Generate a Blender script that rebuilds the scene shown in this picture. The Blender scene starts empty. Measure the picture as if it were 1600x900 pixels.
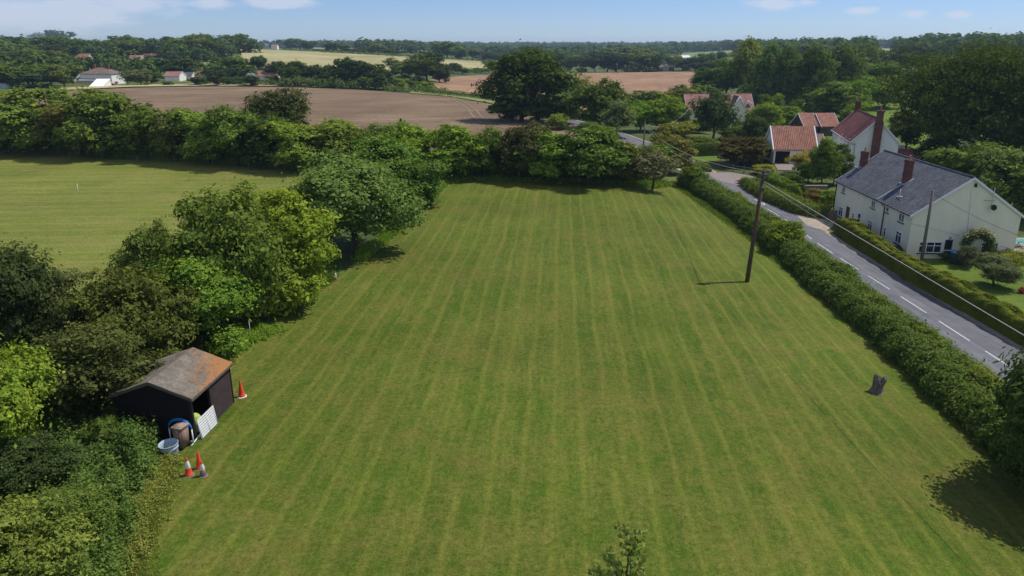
import bpy, bmesh, math, random
import numpy as np
from mathutils import Vector, Matrix

# ------------------------------------------------------------------ camera, sky, sun, exposure
scene = bpy.context.scene
COL = scene.collection
CAM_H = 18.0
F = 1150.0                       # focal length in pixels of the 1600 px wide photograph
PITCH = math.radians(18.15)
cd = bpy.data.cameras.new('camera')
cd.sensor_width = 36.0
cd.lens = 36.0 * F / 1600.0
cd.clip_start = 0.2
cd.clip_end = 30000.0
cam = bpy.data.objects.new('camera', cd)
cam.location = (0, 0, CAM_H)
cam.rotation_euler = (math.radians(90) - PITCH, 0, 0)
COL.objects.link(cam)
scene.camera = cam

SUN_EL = math.radians(57)
SUN_AZ = math.atan2(0.90, 0.42)          # measured from +Y towards +X
sd = bpy.data.lights.new('sun', 'SUN')
sd.energy = 4.9
sd.angle = math.radians(0.53)
sd.color = (1.0, 0.955, 0.88)
sun = bpy.data.objects.new('sun', sd)
sdir = Vector((math.sin(SUN_AZ) * math.cos(SUN_EL), math.cos(SUN_AZ) * math.cos(SUN_EL), math.sin(SUN_EL)))
sun.rotation_euler = (-sdir).to_track_quat('-Z', 'Y').to_euler()
sun.location = sdir * 500
COL.objects.link(sun)

world = bpy.data.worlds.new('World')
scene.world = world
world.use_nodes = True
wt = world.node_tree
wt.nodes.clear()
def wn(t, **k):
    n = wt.nodes.new(t)
    for a, b in k.items():
        setattr(n, a, b)
    return n
w_out = wn('ShaderNodeOutputWorld')
w_bg = wn('ShaderNodeBackground')
w_bg.inputs['Strength'].default_value = 0.115
sky = wn('ShaderNodeTexSky')
sky.sky_type = 'NISHITA'
sky.sun_disc = False
sky.sun_elevation = SUN_EL
sky.sun_rotation = SUN_AZ
sky.altitude = 1500
sky.air_density = 1.0
sky.dust_density = 0.0
sky.ozone_density = 5.0
# thin broken clouds: soft noise kept to a few low banks given by their bearing
tc = wn('ShaderNodeTexCoord')
mp = wn('ShaderNodeMapping')
mp.inputs['Scale'].default_value = (10.0, 10.0, 34.0)
wt.links.new(tc.outputs['Generated'], mp.inputs['Vector'])
cn = wn('ShaderNodeTexNoise')
cn.inputs['Scale'].default_value = 2.1
cn.inputs['Detail'].default_value = 8
cn.inputs['Roughness'].default_value = 0.6
wt.links.new(mp.outputs['Vector'], cn.inputs['Vector'])
def wmath(op, a, b=None, clamp=False):
    n = wn('ShaderNodeMath', operation=op)
    n.use_clamp = clamp
    for i, s in enumerate((a, b)):
        if s is None:
            continue
        if isinstance(s, (int, float)):
            n.inputs[i].default_value = s
        else:
            wt.links.new(s, n.inputs[i])
    return n.outputs[0]
def pix_dir(u, v):
    x = (u - 800) / F
    k = (450 - v) / F
    d = Vector((x, math.cos(PITCH) + k * math.sin(PITCH), -math.sin(PITCH) + k * math.cos(PITCH)))
    return d.normalized()
banks = None
for (u, v, du, dv, amt) in ((50, 22, 150, 50, 1.0), (120, 14, 110, 40, 1.1), (215, 8, 110, 30, 0.85), (435, 2, 75, 17, 1.1), (330, 6, 60, 14, 0.8), (1215, 5, 50, 13, 1.0),
                            (1262, 3, 40, 10, 0.8), (1345, 16, 34, 11, 1.1), (1432, 22, 30, 11, 1.0), (1495, 23, 24, 9, 1.0), (1180, 3, 40, 12, 0.5)):
    d = pix_dir(u, v)
    sub = wn('ShaderNodeVectorMath', operation='SUBTRACT')
    wt.links.new(tc.outputs['Generated'], sub.inputs[0])
    sub.inputs[1].default_value = d
    sc = wn('ShaderNodeVectorMath', operation='MULTIPLY')
    wt.links.new(sub.outputs[0], sc.inputs[0])
    sc.inputs[1].default_value = (F / du, F / du, F / dv)
    ln = wn('ShaderNodeVectorMath', operation='LENGTH')
    wt.links.new(sc.outputs[0], ln.inputs[0])
    s = wmath('MULTIPLY', wmath('SUBTRACT', 1.0, ln.outputs['Value'], True), amt)
    banks = s if banks is None else wmath('MAXIMUM', banks, s)
cl = wmath('ADD', cn.outputs['Fac'], wmath('MULTIPLY', banks, 0.56))
cl = wmath('MULTIPLY', wmath('SUBTRACT', cl, 0.60), 3.4, True)
cl = wmath('MULTIPLY', cl, wmath('MULTIPLY', banks, 2.0, True))
cl = wmath('MULTIPLY', cl, 0.62, True)
veil = wmath('MULTIPLY', cn.outputs['Fac'], 0.03)
cl = wmath('ADD', cl, veil, True)
# unseen bright cloud added behind and beside the viewpoint as fill for shaded walls
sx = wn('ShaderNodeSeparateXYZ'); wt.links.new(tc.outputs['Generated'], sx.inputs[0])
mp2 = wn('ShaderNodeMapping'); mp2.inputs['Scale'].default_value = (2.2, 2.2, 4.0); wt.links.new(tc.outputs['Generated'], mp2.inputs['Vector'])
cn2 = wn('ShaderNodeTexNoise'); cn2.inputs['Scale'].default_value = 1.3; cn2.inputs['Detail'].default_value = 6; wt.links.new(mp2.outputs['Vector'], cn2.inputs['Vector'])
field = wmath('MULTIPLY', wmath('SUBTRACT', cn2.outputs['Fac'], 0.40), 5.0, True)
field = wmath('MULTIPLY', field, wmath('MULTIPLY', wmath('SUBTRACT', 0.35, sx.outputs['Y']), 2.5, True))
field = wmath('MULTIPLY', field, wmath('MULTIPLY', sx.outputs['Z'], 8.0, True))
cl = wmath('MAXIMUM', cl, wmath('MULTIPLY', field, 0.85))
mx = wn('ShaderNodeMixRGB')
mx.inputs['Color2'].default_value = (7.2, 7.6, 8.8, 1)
tint = wn('ShaderNodeMixRGB', blend_type='MULTIPLY')
tint.inputs['Fac'].default_value = 1.0
tint.inputs['Color2'].default_value = (0.79, 0.88, 1.15, 1)
wt.links.new(sky.outputs['Color'], tint.inputs['Color1'])
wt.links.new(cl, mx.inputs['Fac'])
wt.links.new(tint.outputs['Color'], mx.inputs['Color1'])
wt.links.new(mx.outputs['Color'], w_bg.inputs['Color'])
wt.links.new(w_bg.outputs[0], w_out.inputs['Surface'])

scene.view_settings.view_transform = 'Standard'
scene.view_settings.look = 'None'
scene.view_settings.gamma = 1.0
scene.view_settings.exposure = -0.25
scene.view_settings.use_curve_mapping = False
scene.render.engine = 'CYCLES'
scene.cycles.max_bounces = 6
scene.cycles.diffuse_bounces = 3
scene.cycles.glossy_bounces = 2
scene.cycles.transmission_bounces = 3
scene.cycles.transparent_max_bounces = 8
scene.cycles.volume_bounces = 0

# ------------------------------------------------------------------ terrain
CP, SP = math.cos(PITCH), math.sin(PITCH)
def dirv(u, v):
    k = (450 - v) / F
    return np.array([(u - 800) / F, CP + k * SP, -SP + k * CP])
def height_at(x, y, v):
    """height (world z) at ground position x,y whose point would be seen on picture row v"""
    k = (450 - v) / F
    return CAM_H + y * (k * CP - SP) / (CP + k * SP)
KD = np.array([0, 120, 200, 300, 400, 520, 700, 900, 1300, 2000, 3500, 8000.])
KU = [-400, 0, 200, 400, 600, 800, 1000, 1200, 1400, 1600, 2000]
KV = {  # picture rows of the ground at each range beyond 200 m
    -400: (0.0, ('z', 2.0), 128, 108, 90, 80, 82, 78, 72, 71.5),
    0:    (0.0, ('z', 2.0), 128, 108, 90, 80, 82, 78, 72, 71.5),
    200:  (0.0, ('z', 1.5), 130, 110, 91, 79, 80, 77, 72, 71.5),
    400:  (0.0, ('z', 1.0), 125, 106, 83, 77, 78, 76, 72.5, 71.5),
    600:  (0.0, ('z', 0.5), 126, 106, 92, 84, 79, 76.5, 72, 71.5),
    800:  (0.0, 150, 135, 121, 106, 96, 87, 79.5, 73.5, 72),
    1000: (-1.5, 153, 134, 118, 109, 99, 87, 79, 73.5, 72),
    1200: (-3.0, 152, 130, 113, 98, 88, 79, 76, 73, 72),
    1400: (-3.0, 150, 125, 107, 92, 82, 77, 75, 73, 72),
    1600: (-3.0, 150, 124, 106, 91, 82, 77, 75, 73, 72),
    2000: (-3.0, 150, 124, 106, 91, 82, 77, 75, 73, 72)}
KA = np.array([math.atan2((u - 800) / F, CP + 0.25 * SP) for u in KU])
KZ = np.zeros((len(KU), len(KD)))
for i, u in enumerate(KU):
    for j, D in enumerate(KD):
        x, y = D * math.sin(KA[i]), D * math.cos(KA[i])
        if j < 2:
            KZ[i, j] = 0
            continue
        e = KV[u][j - 2]
        if j == 2:
            KZ[i, j] = e
        elif isinstance(e, tuple):
            KZ[i, j] = e[1]
        else:
            KZ[i, j] = height_at(x, y, e)
def sstep(a, b, x):
    t = np.clip((x - a) / (b - a), 0, 1)
    return t * t * (3 - 2 * t)
def TZ(x, y):
    x = np.asarray(x, float); y = np.asarray(y, float)
    near = -3.0 * sstep(8, 38, x)
    D = np.hypot(x, y)
    a = np.clip(np.arctan2(x, y), KA[0], KA[-1])
    i = np.clip(np.searchsorted(KA, a) - 1, 0, len(KA) - 2)
    t = (a - KA[i]) / (KA[i + 1] - KA[i]); t = t * t * (3 - 2 * t)
    j = np.clip(np.searchsorted(KD, D) - 1, 0, len(KD) - 2)
    s = np.clip((D - KD[j]) / (KD[j + 1] - KD[j]), 0, 1)
    far = (1 - t) * ((1 - s) * KZ[i, j] + s * KZ[i, j + 1]) + t * ((1 - s) * KZ[i + 1, j] + s * KZ[i + 1, j + 1])
    far = np.where(y < 0, far * 0.0, far)
    w = sstep(120, 200, D)
    return near * (1 - w) + far * w
def tz(x, y):
    return float(TZ(x, y))
_TS = np.geomspace(5, 5200, 1800)
def W(u, v, lift=0.0):
    """ground point seen at picture position u,v"""
    d = dirv(u, v)
    P = d[None, :] * _TS[:, None]
    P[:, 2] += CAM_H - lift
    g = P[:, 2] - TZ(P[:, 0], P[:, 1])
    idx = np.where(g < 0)[0]
    if len(idx) == 0:
        k = len(_TS) - 1
        return Vector((P[k, 0], P[k, 1], tz(P[k, 0], P[k, 1])))
    k = max(idx[0], 1)
    a, b = _TS[k - 1], _TS[k]
    for _ in range(25):
        m = 0.5 * (a + b)
        p = d * m
        if p[2] + CAM_H - lift - tz(p[0], p[1]) < 0:
            b = m
        else:
            a = m
    p = d * b
    return Vector((p[0], p[1], tz(p[0], p[1])))
def depth(p):
    return p[1] * CP - (p[2] - CAM_H) * SP
def px2m(p, px):
    return px * depth(p) / F

# ------------------------------------------------------------------ small helpers
def tag(o, label=None, cat=None, group=None, kind=None):
    if label: o['label'] = label
    if cat: o['category'] = cat
    if group: o['group'] = group
    if kind: o['kind'] = kind
    return o
def empty(name, loc, rz=0.0):
    o = bpy.data.objects.new(name, None)
    o.empty_display_size = 0.3
    o.location = loc
    o.rotation_euler = (0, 0, rz)
    COL.objects.link(o)
    return o
def link(name, me, m=None, parent=None):
    if m is not None:
        for q in (m if isinstance(m, (list, tuple)) else [m]):
            me.materials.append(q)
    o = bpy.data.objects.new(name, me)
    COL.objects.link(o)
    if parent is not None:
        o.parent = parent
    return o
def np_mesh(name, V, Q, smooth=False):
    me = bpy.data.meshes.new(name)
    V = np.ascontiguousarray(V, np.float32); Q = np.ascontiguousarray(Q, np.int32)
    me.vertices.add(len(V)); me.vertices.foreach_set('co', V.ravel())
    k = Q.shape[1]
    me.loops.add(Q.size); me.loops.foreach_set('vertex_index', Q.ravel())
    me.polygons.add(len(Q))
    me.polygons.foreach_set('loop_start', np.arange(0, Q.size, k, dtype=np.int32))
    me.polygons.foreach_set('loop_total', np.full(len(Q), k, np.int32))
    if smooth:
        me.polygons.foreach_set('use_smooth', np.ones(len(Q), bool))
    me.update(calc_edges=True)
    return me
def bm_obj(name, bm, m, parent=None, smooth=False):
    me = bpy.data.meshes.new(name)
    bm.normal_update()
    bm.to_mesh(me); bm.free()
    if smooth:
        me.polygons.foreach_set('use_smooth', np.ones(len(me.polygons), bool))
    return link(name, me, m, parent)
def box(bm, x0, x1, y0, y1, z0, z1, mi=0, M=None):
    vs = [bm.verts.new((x, y, z)) for x, y, z in ((x0, y0, z0), (x1, y0, z0), (x1, y1, z0), (x0, y1, z0), (x0, y0, z1), (x1, y0, z1), (x1, y1, z1), (x0, y1, z1))]
    if M is not None:
        for v in vs: v.co = M @ v.co
    for f in ((0, 3, 2, 1), (4, 5, 6, 7), (0, 1, 5, 4), (1, 2, 6, 5), (2, 3, 7, 6), (3, 0, 4, 7)):
        bm.faces.new([vs[i] for i in f]).material_index = mi
    return vs
def tube(bm, pts, rad, n=8, cap=True, mi=0):
    pts = [Vector(p) for p in pts]
    if not isinstance(rad, (list, tuple)): rad = [rad] * len(pts)
    rings = []
    ref = Vector((0.13, 0.31, 1)).normalized()
    for i, p in enumerate(pts):
        t = (pts[min(i + 1, len(pts) - 1)] - pts[max(i - 1, 0)])
        t = t.normalized() if t.length > 1e-9 else Vector((0, 0, 1))
        a = t.cross(ref)
        if a.length < 0.05: a = t.cross(Vector((1, 0, 0)))
        a.normalize(); b = t.cross(a)
        rings.append([bm.verts.new(p + (a * math.cos(2 * math.pi * k / n) + b * math.sin(2 * math.pi * k / n)) * rad[i]) for k in range(n)])
    for i in range(len(rings) - 1):
        for k in range(n):
            f = bm.faces.new((rings[i][k], rings[i][(k + 1) % n], rings[i + 1][(k + 1) % n], rings[i + 1][k])); f.smooth = True; f.material_index = mi
    if cap:
        bm.faces.new(rings[0][::-1]).material_index = mi
        bm.faces.new(rings[-1]).material_index = mi
    return rings
def lathe(bm, prof, n=20, mi=0, c=(0, 0)):
    rings = [[bm.verts.new((c[0] + r * math.cos(2 * math.pi * k / n), c[1] + r * math.sin(2 * math.pi * k / n), z)) for k in range(n)] for r, z in prof]
    for i in range(len(rings) - 1):
        for k in range(n):
            f = bm.faces.new((rings[i][k], rings[i][(k + 1) % n], rings[i + 1][(k + 1) % n], rings[i + 1][k])); f.smooth = True; f.material_index = mi
    bm.faces.new(rings[0][::-1]).material_index = mi
    bm.faces.new(rings[-1]).material_index = mi

# ------------------------------------------------------------------ materials
class N:
    def __init__(s, name):
        s.m = bpy.data.materials.new(name)
        s.m.use_nodes = True
        s.t = s.m.node_tree
        s.b = s.t.nodes['Principled BSDF']
        s.b.inputs['Roughness'].default_value = 0.8
        s.b.inputs['Specular IOR Level'].default_value = 0.25
    def n(s, t, **k):
        q = s.t.nodes.new(t)
        for a, b in k.items(): setattr(q, a, b)
        return q
    def put(s, val, sock):
        if isinstance(val, (int, float)): sock.default_value = val
        elif isinstance(val, (tuple, list)): sock.default_value = tuple(val) + ((1,) if len(val) == 3 and sock.type == 'RGBA' else ())
        else: s.t.links.new(val, sock)
    def math(s, op, a, b=None, clamp=False):
        q = s.n('ShaderNodeMath', operation=op); q.use_clamp = clamp
        s.put(a, q.inputs[0])
        if b is not None: s.put(b, q.inputs[1])
        return q.outputs[0]
    def obj(s): return s.n('ShaderNodeTexCoord').outputs['Object']
    def uv(s): return s.n('ShaderNodeTexCoord').outputs['UV']
    def map(s, vec, scale=(1, 1, 1), rot=(0, 0, 0), loc=(0, 0, 0)):
        q = s.n('ShaderNodeMapping'); q.inputs['Scale'].default_value = scale; q.inputs['Rotation'].default_value = rot; q.inputs['Location'].default_value = loc
        s.t.links.new(vec, q.inputs['Vector']); return q.outputs[0]
    def noise(s, vec, scale, detail=4, rough=0.55):
        q = s.n('ShaderNodeTexNoise'); q.inputs['Scale'].default_value = scale; q.inputs['Detail'].default_value = detail; q.inputs['Roughness'].default_value = rough
        s.t.links.new(vec, q.inputs['Vector']); return q.outputs['Fac']
    def ramp(s, fac, stops):
        q = s.n('ShaderNodeValToRGB'); el = q.color_ramp.elements
        while len(el) < len(stops): el.new(0.5)
        for e, (p, c) in zip(el, stops):
            e.position = p; e.color = (c[0], c[1], c[2], 1) if isinstance(c, (tuple, list)) else (c, c, c, 1)
        s.put(fac, q.inputs['Fac']); return q.outputs['Color']
    def mix(s, fac, a, b, mode='MIX'):
        q = s.n('ShaderNodeMixRGB', blend_type=mode)
        s.put(fac, q.inputs['Fac']); s.put(a, q.inputs['Color1']); s.put(b, q.inputs['Color2']); return q.outputs['Color']
    def bump(s, h, strength=0.4, dist=0.05):
        q = s.n('ShaderNodeBump'); q.inputs['Strength'].default_value = strength; q.inputs['Distance'].default_value = dist
        s.put(h, q.inputs['Height']); s.t.links.new(q.outputs['Normal'], s.b.inputs['Normal'])
    def col(s, c): s.put(c, s.b.inputs['Base Color']); return s
    def rough(s, r): s.put(r, s.b.inputs['Roughness']); return s
def simple(name, c, rough=0.7, var=0.18, scale=6.0, metal=0.0, bump=0.0):
    s = N(name)
    v = s.noise(s.obj(), scale, 5, 0.6)
    d = [x * (1 - var) for x in c]; l = [min(1, x * (1 + var)) for x in c]
    s.col(s.ramp(v, ((0.3, d), (0.7, l)))); s.rough(rough)
    s.b.inputs['Metallic'].default_value = metal
    if bump: s.bump(v, bump, 0.02)
    return s.m
def leaf_mat(name, trans=0.32, spread=0.45):
    s = N(name)
    oi = s.n('ShaderNodeObjectInfo')
    geo = s.n('ShaderNodeNewGeometry')
    isl = geo.outputs['Random Per Island']
    hs = s.n('ShaderNodeHueSaturation')
    s.t.links.new(oi.outputs['Color'], hs.inputs['Color'])
    big = s.noise(s.obj(), 0.55, 3, 0.6)
    s.t.links.new(s.math('ADD', s.math('MULTIPLY', s.math('SUBTRACT', isl, 0.5), -0.035), s.math('ADD', s.math('MULTIPLY', s.math('SUBTRACT', big, 0.5), -0.06), 0.502)), hs.inputs['Hue'])
    val = s.math('ADD', s.math('MULTIPLY', isl, spread), 1.0 - spread * 0.5)
    val = s.math('MULTIPLY', val, s.math('ADD', s.math('MULTIPLY', big, 0.9), 0.55))
    s.t.links.new(val, hs.inputs['Value'])
    s.t.nodes.remove(s.b)
    out = s.t.nodes['Material Output']
    df = s.n('ShaderNodeBsdfDiffuse'); tr = s.n('ShaderNodeBsdfTranslucent'); gl = s.n('ShaderNodeBsdfGlossy')
    s.t.links.new(hs.outputs[0], df.inputs['Color'])
    s.t.links.new(s.mix(1.0, hs.outputs[0], (1.35, 1.35, 0.55), 'MULTIPLY'), tr.inputs['Color'])
    m1 = s.n('ShaderNodeMixShader'); m1.inputs[0].default_value = trans
    s.t.links.new(df.outputs[0], m1.inputs[1]); s.t.links.new(tr.outputs[0], m1.inputs[2])
    s.t.nodes.remove(gl)
    s.t.links.new(m1.outputs[0], out.inputs['Surface'])
    return s.m
LEAF = leaf_mat('leaves', 0.27, 0.65)
BLADE = leaf_mat('grass_blades', 0.4, 0.5)

def lawn_mat(name, ang, period, dark, light, dry, warm=0.5, contrast=1.0):
    s = N(name)
    o = s.obj()
    sep = s.n('ShaderNodeSeparateXYZ'); s.t.links.new(o, sep.inputs[0])
    ca, sa = math.cos(ang), math.sin(ang)
    sc = s.math('SUBTRACT', s.math('MULTIPLY', sep.outputs['X'], ca), s.math('MULTIPLY', sep.outputs['Y'], sa))
    al = s.math('ADD', s.math('MULTIPLY', sep.outputs['X'], sa), s.math('MULTIPLY', sep.outputs['Y'], ca))
    wob = s.noise(o, 0.12, 3, 0.5)
    s1 = s.math('ADD', sc, s.math('MULTIPLY', wob, 0.7))
    st = s.math('SINE', s.math('MULTIPLY', s1, 2 * math.pi / period))
    st = s.math('SUBTRACT', s.math('MULTIPLY', s.math('POWER', s.math('ADD', s.math('MULTIPLY', st, 0.5), 0.5), 9.0), 3.2), 0.6)
    st = s.math('MULTIPLY', st, s.ramp(s.noise(s.map(o, (0.22, 0.05, 1)), 1.0, 4, 0.65), ((0.36, 0.35), (0.62, 1.0))))
    st2 = s.math('SINE', s.math('MULTIPLY', s1, 2 * math.pi / (period * 2.37)))
    cmb = s.n('ShaderNodeCombineXYZ'); s.t.links.new(s1, cmb.inputs['X']); s.t.links.new(s.math('MULTIPLY', al, 0.045), cmb.inputs['Y'])
    streak = s.noise(cmb.outputs[0], 2.3, 4, 0.65)
    cmb2 = s.n('ShaderNodeCombineXYZ'); s.t.links.new(s.math('MULTIPLY', s1, 4.0), cmb2.inputs['X']); s.t.links.new(s.math('MULTIPLY', al, 1.1), cmb2.inputs['Y'])
    fibre = s.noise(cmb2.outputs[0], 1.6, 5, 0.7)
    k = s.math('ADD', s.math('MULTIPLY', st, 0.20 * contrast), s.math('MULTIPLY', st2, 0.08 * contrast))
    k = s.math('ADD', k, s.math('MULTIPLY', s.math('SUBTRACT', streak, 0.5), 1.0 * contrast))
    k = s.math('ADD', k, s.math('MULTIPLY', s.math('SUBTRACT', fibre, 0.5), 0.75))
    k = s.math('ADD', k, 0.5, True)
    # pale thin ridges left between mower passes
    cmb3 = s.n('ShaderNodeCombineXYZ'); s.t.links.new(s1, cmb3.inputs['X']); s.t.links.new(s.math('MULTIPLY', al, 0.10), cmb3.inputs['Y'])
    rid = s.noise(cmb3.outputs[0], 4.4 / period, 3, 0.75)
    rid = s.math('MULTIPLY', s.ramp(rid, ((0.52, 0.0), (0.66, 1.0))), s.ramp(s.noise(o, 0.35, 4, 0.6), ((0.35, 0.15), (0.6, 1.0))))
    k = s.math('ADD', k, s.math('MULTIPLY', rid, 0.55 * contrast), True)
    patch = s.noise(o, 0.16, 5, 0.62)
    patch2 = s.noise(o, 0.9, 5, 0.7)
    fine = s.noise(o, 14.0, 5, 0.75)
    speck = s.noise(o, 3.6, 6, 0.75)
    c = s.mix(k, dark, light)
    pf = s.ramp(s.math('ADD', s.math('MULTIPLY', patch, 0.45), s.math('MULTIPLY', patch2, 0.55)), ((0.44, 0.0), (0.62, 1.0)))
    lush = s.noise(s.map(o, (1, 0.6, 1), loc=(31, 17, 0)), 0.55, 6, 0.72)
    c = s.mix(s.math('MULTIPLY', s.ramp(lush, ((0.48, 0.0), (0.68, 1.0))), 0.5), c, [q * 1.15 for q in dark])
    c = s.mix(s.math('MULTIPLY', pf, warm), c, dry)
    c = s.mix(1.0, c, s.ramp(s.noise(o, 0.05, 4, 0.6), ((0.35, 0.86), (0.65, 1.12))), 'MULTIPLY')
    c = s.mix(1.0, c, s.ramp(fine, ((0.3, 0.5), (0.5, 1.0), (0.7, 1.5))), 'MULTIPLY')
    c = s.mix(1.0, c, s.ramp(speck, ((0.32, 0.74), (0.5, 1.0), (0.68, 1.2))), 'MULTIPLY')
    s.col(c); s.rough(0.9); s.b.inputs['Specular IOR Level'].default_value = 0.1
    s.bump(s.math('ADD', fine, speck), 0.45, 0.05)
    return s.m
STR_ANG = math.atan2(70 / F, CP)
M_LAWN = lawn_mat('mown_lawn', STR_ANG, 1.36, (0.044, 0.092, 0.006), (0.137, 0.158, 0.022), (0.160, 0.138, 0.032), 0.62, 1.2)
M_MEADOW = lawn_mat('mown_meadow', math.radians(86), 3.1, (0.098, 0.142, 0.018), (0.205, 0.215, 0.044), (0.225, 0.205, 0.060), 0.65, 1.1)
M_GARDEN = lawn_mat('garden_grass', 0.4, 1.2, (0.085, 0.150, 0.015), (0.140, 0.200, 0.028), (0.15, 0.17, 0.035), 0.4, 0.4)

def ground_mat():
    s = N('rough_pasture'); o = s.obj()
    big = s.noise(o, 0.011, 5, 0.6); mid = s.noise(o, 0.15, 6, 0.65); fine = s.noise(o, 2.5, 6, 0.7)
    c = s.ramp(big, ((0.35, (0.055, 0.088, 0.018)), (0.5, (0.085, 0.115, 0.026)), (0.66, (0.150, 0.150, 0.045))))
    c = s.mix(1.0, c, s.ramp(mid, ((0.3, 0.6), (0.7, 1.35))), 'MULTIPLY')
    c = s.mix(1.0, c, s.ramp(s.noise(o, 0.05, 4, 0.6), ((0.35, 0.86), (0.65, 1.12))), 'MULTIPLY')
    c = s.mix(1.0, c, s.ramp(fine, ((0.3, 0.7), (0.7, 1.3))), 'MULTIPLY')
    s.col(c); s.rough(0.95); s.bump(s.math('ADD', mid, fine), 0.6, 0.2)
    return s.m
M_GROUND = ground_mat()
def field_mat(name, a, b, cst, ang, per, sc=0.02, rowamt=0.3, tracks=False):
    s = N(name); o = s.obj()
    sep = s.n('ShaderNodeSeparateXYZ'); s.t.links.new(o, sep.inputs[0])
    sx = s.math('SUBTRACT', s.math('MULTIPLY', sep.outputs['X'], math.cos(ang)), s.math('MULTIPLY', sep.outputs['Y'], math.sin(ang)))
    al = s.math('ADD', s.math('MULTIPLY', sep.outputs['X'], math.sin(ang)), s.math('MULTIPLY', sep.outputs['Y'], math.cos(ang)))
    cmb = s.n('ShaderNodeCombineXYZ'); s.t.links.new(sx, cmb.inputs['X']); s.t.links.new(s.math('MULTIPLY', al, 0.06), cmb.inputs['Y'])
    row = s.noise(cmb.outputs[0], 1.0 / per, 4, 0.7)
    big = s.noise(o, sc, 5, 0.6); fine = s.noise(o, 0.8, 6, 0.7)
    c = s.ramp(big, ((0.32, a), (0.52, b), (0.7, cst)))
    c = s.mix(1.0, c, s.ramp(row, ((0.3, 1 - rowamt), (0.7, 1 + rowamt))), 'MULTIPLY')
    c = s.mix(1.0, c, s.ramp(s.noise(o, 0.05, 4, 0.6), ((0.35, 0.86), (0.65, 1.12))), 'MULTIPLY')
    c = s.mix(1.0, c, s.ramp(fine, ((0.3, 0.8), (0.7, 1.2))), 'MULTIPLY')
    s.col(c); s.rough(0.95); s.bump(fine, 0.5, 0.15)
    return s.m
M_PLOUGH = field_mat('ploughed_soil', (0.150, 0.098, 0.054), (0.195, 0.132, 0.074), (0.235, 0.168, 0.098), math.radians(80), 3.0, 0.02, 0.30)
M_BARE = field_mat('dry_red_soil', (0.25, 0.145, 0.080), (0.31, 0.180, 0.098), (0.35, 0.225, 0.125), math.radians(10), 4.0, 0.02, 0.10)
M_WHEAT = field_mat('ripening_crop', (0.27, 0.25, 0.095), (0.37, 0.33, 0.15), (0.42, 0.37, 0.18), math.radians(70), 9.0, 0.010, 0.12)
M_OLIVE = field_mat('dry_pasture', (0.17, 0.20, 0.045), (0.23, 0.25, 0.065), (0.29, 0.28, 0.085), math.radians(20), 6.0, 0.02, 0.1)
M_PALE = field_mat('pale_green_crop', (0.15, 0.21, 0.07), (0.19, 0.24, 0.085), (0.25, 0.28, 0.11), math.radians(20), 9.0, 0.01, 0.1)
def asphalt():
    s = N('asphalt'); o = s.obj()
    f = s.noise(o, 22, 5, 0.7); g = s.noise(o, 0.6, 4, 0.6); h = s.noise(s.map(o, (1.2, 0.05, 1)), 1.4, 4, 0.6)
    c = s.ramp(g, ((0.3, (0.115, 0.116, 0.128)), (0.7, (0.160, 0.160, 0.172))))
    c = s.mix(1.0, c, s.ramp(f, ((0.3, 0.75), (0.7, 1.25))), 'MULTIPLY')
    c = s.mix(1.0, c, s.ramp(h, ((0.35, 0.80), (0.65, 1.15))), 'MULTIPLY')
    c = s.mix(1.0, c, s.ramp(s.noise(s.map(o, (0.5, 0.12, 1), loc=(9, 4, 0)), 1.0, 2, 0.4), ((0.60, 1.0), (0.62, 0.80))), 'MULTIPLY')
    s.col(c); s.rough(0.85); s.bump(f, 0.3, 0.01); return s.m
M_ROAD = asphalt()
M_GRAVEL = simple('sandy_gravel', (0.36, 0.30, 0.225), 0.95, 0.3, 3.0, bump=0.4)
M_DRIVE = simple('pinkish_gravel', (0.25, 0.205, 0.18), 0.95, 0.25, 3.0, bump=0.4)
M_TRACK = simple('dry_track_soil', (0.225, 0.165, 0.10), 0.95, 0.2, 1.0)
M_PAINT = simple('road_paint', (0.52, 0.52, 0.51), 0.6, 0.35, 7.0)
def render_wall(name, c):
    s = N(name); o = s.obj()
    a = s.noise(s.map(o, (1, 1, 0.35)), 0.9, 6, 0.65); b = s.noise(o, 14, 4, 0.6)
    k = s.ramp(a, ((0.3, [x * 0.90 for x in c]), (0.62, c)))
    s.col(s.mix(1.0, k, s.ramp(b, ((0.3, 0.94), (0.7, 1.04))), 'MULTIPLY')); s.rough(0.9); s.bump(b, 0.25, 0.01)
    return s.m
M_CREAM = render_wall('cream_render', (0.88, 0.83, 0.63))
M_WHITEW = render_wall('white_render', (0.86, 0.85, 0.76))
M_STONE = render_wall('buff_render', (0.52, 0.46, 0.34))
def roof_mat(name, a, b, mort, bw, rh, lichen=None, off=0.5, msz=0.012):
    s = N(name); uv = s.uv()
    br = s.n('ShaderNodeTexBrick'); s.t.links.new(uv, br.inputs['Vector'])
    br.inputs['Color1'].default_value = tuple(a) + (1,); br.inputs['Color2'].default_value = tuple(b) + (1,); br.inputs['Mortar'].default_value = tuple(mort) + (1,)
    br.inputs['Scale'].default_value = 1.0; br.inputs['Mortar Size'].default_value = msz; br.inputs['Brick Width'].default_value = bw; br.inputs['Row Height'].default_value = rh
    br.inputs['Bias'].default_value = 0.0; br.offset = off
    big = s.noise(s.obj(), 0.7, 5, 0.65)
    c = s.mix(1.0, br.outputs['Color'], s.ramp(big, ((0.3, 0.72), (0.7, 1.3))), 'MULTIPLY')
    if lichen:
        l = s.noise(s.obj(), 2.6, 6, 0.7)
        c = s.mix(s.ramp(l, ((0.56, 0.0), (0.66, 0.7))), c, lichen)
    s.col(c); s.rough(0.75)
    s.bump(s.math('SUBTRACT', 1.0, br.outputs['Fac']), 0.7, 0.02)
    return s.m
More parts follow.
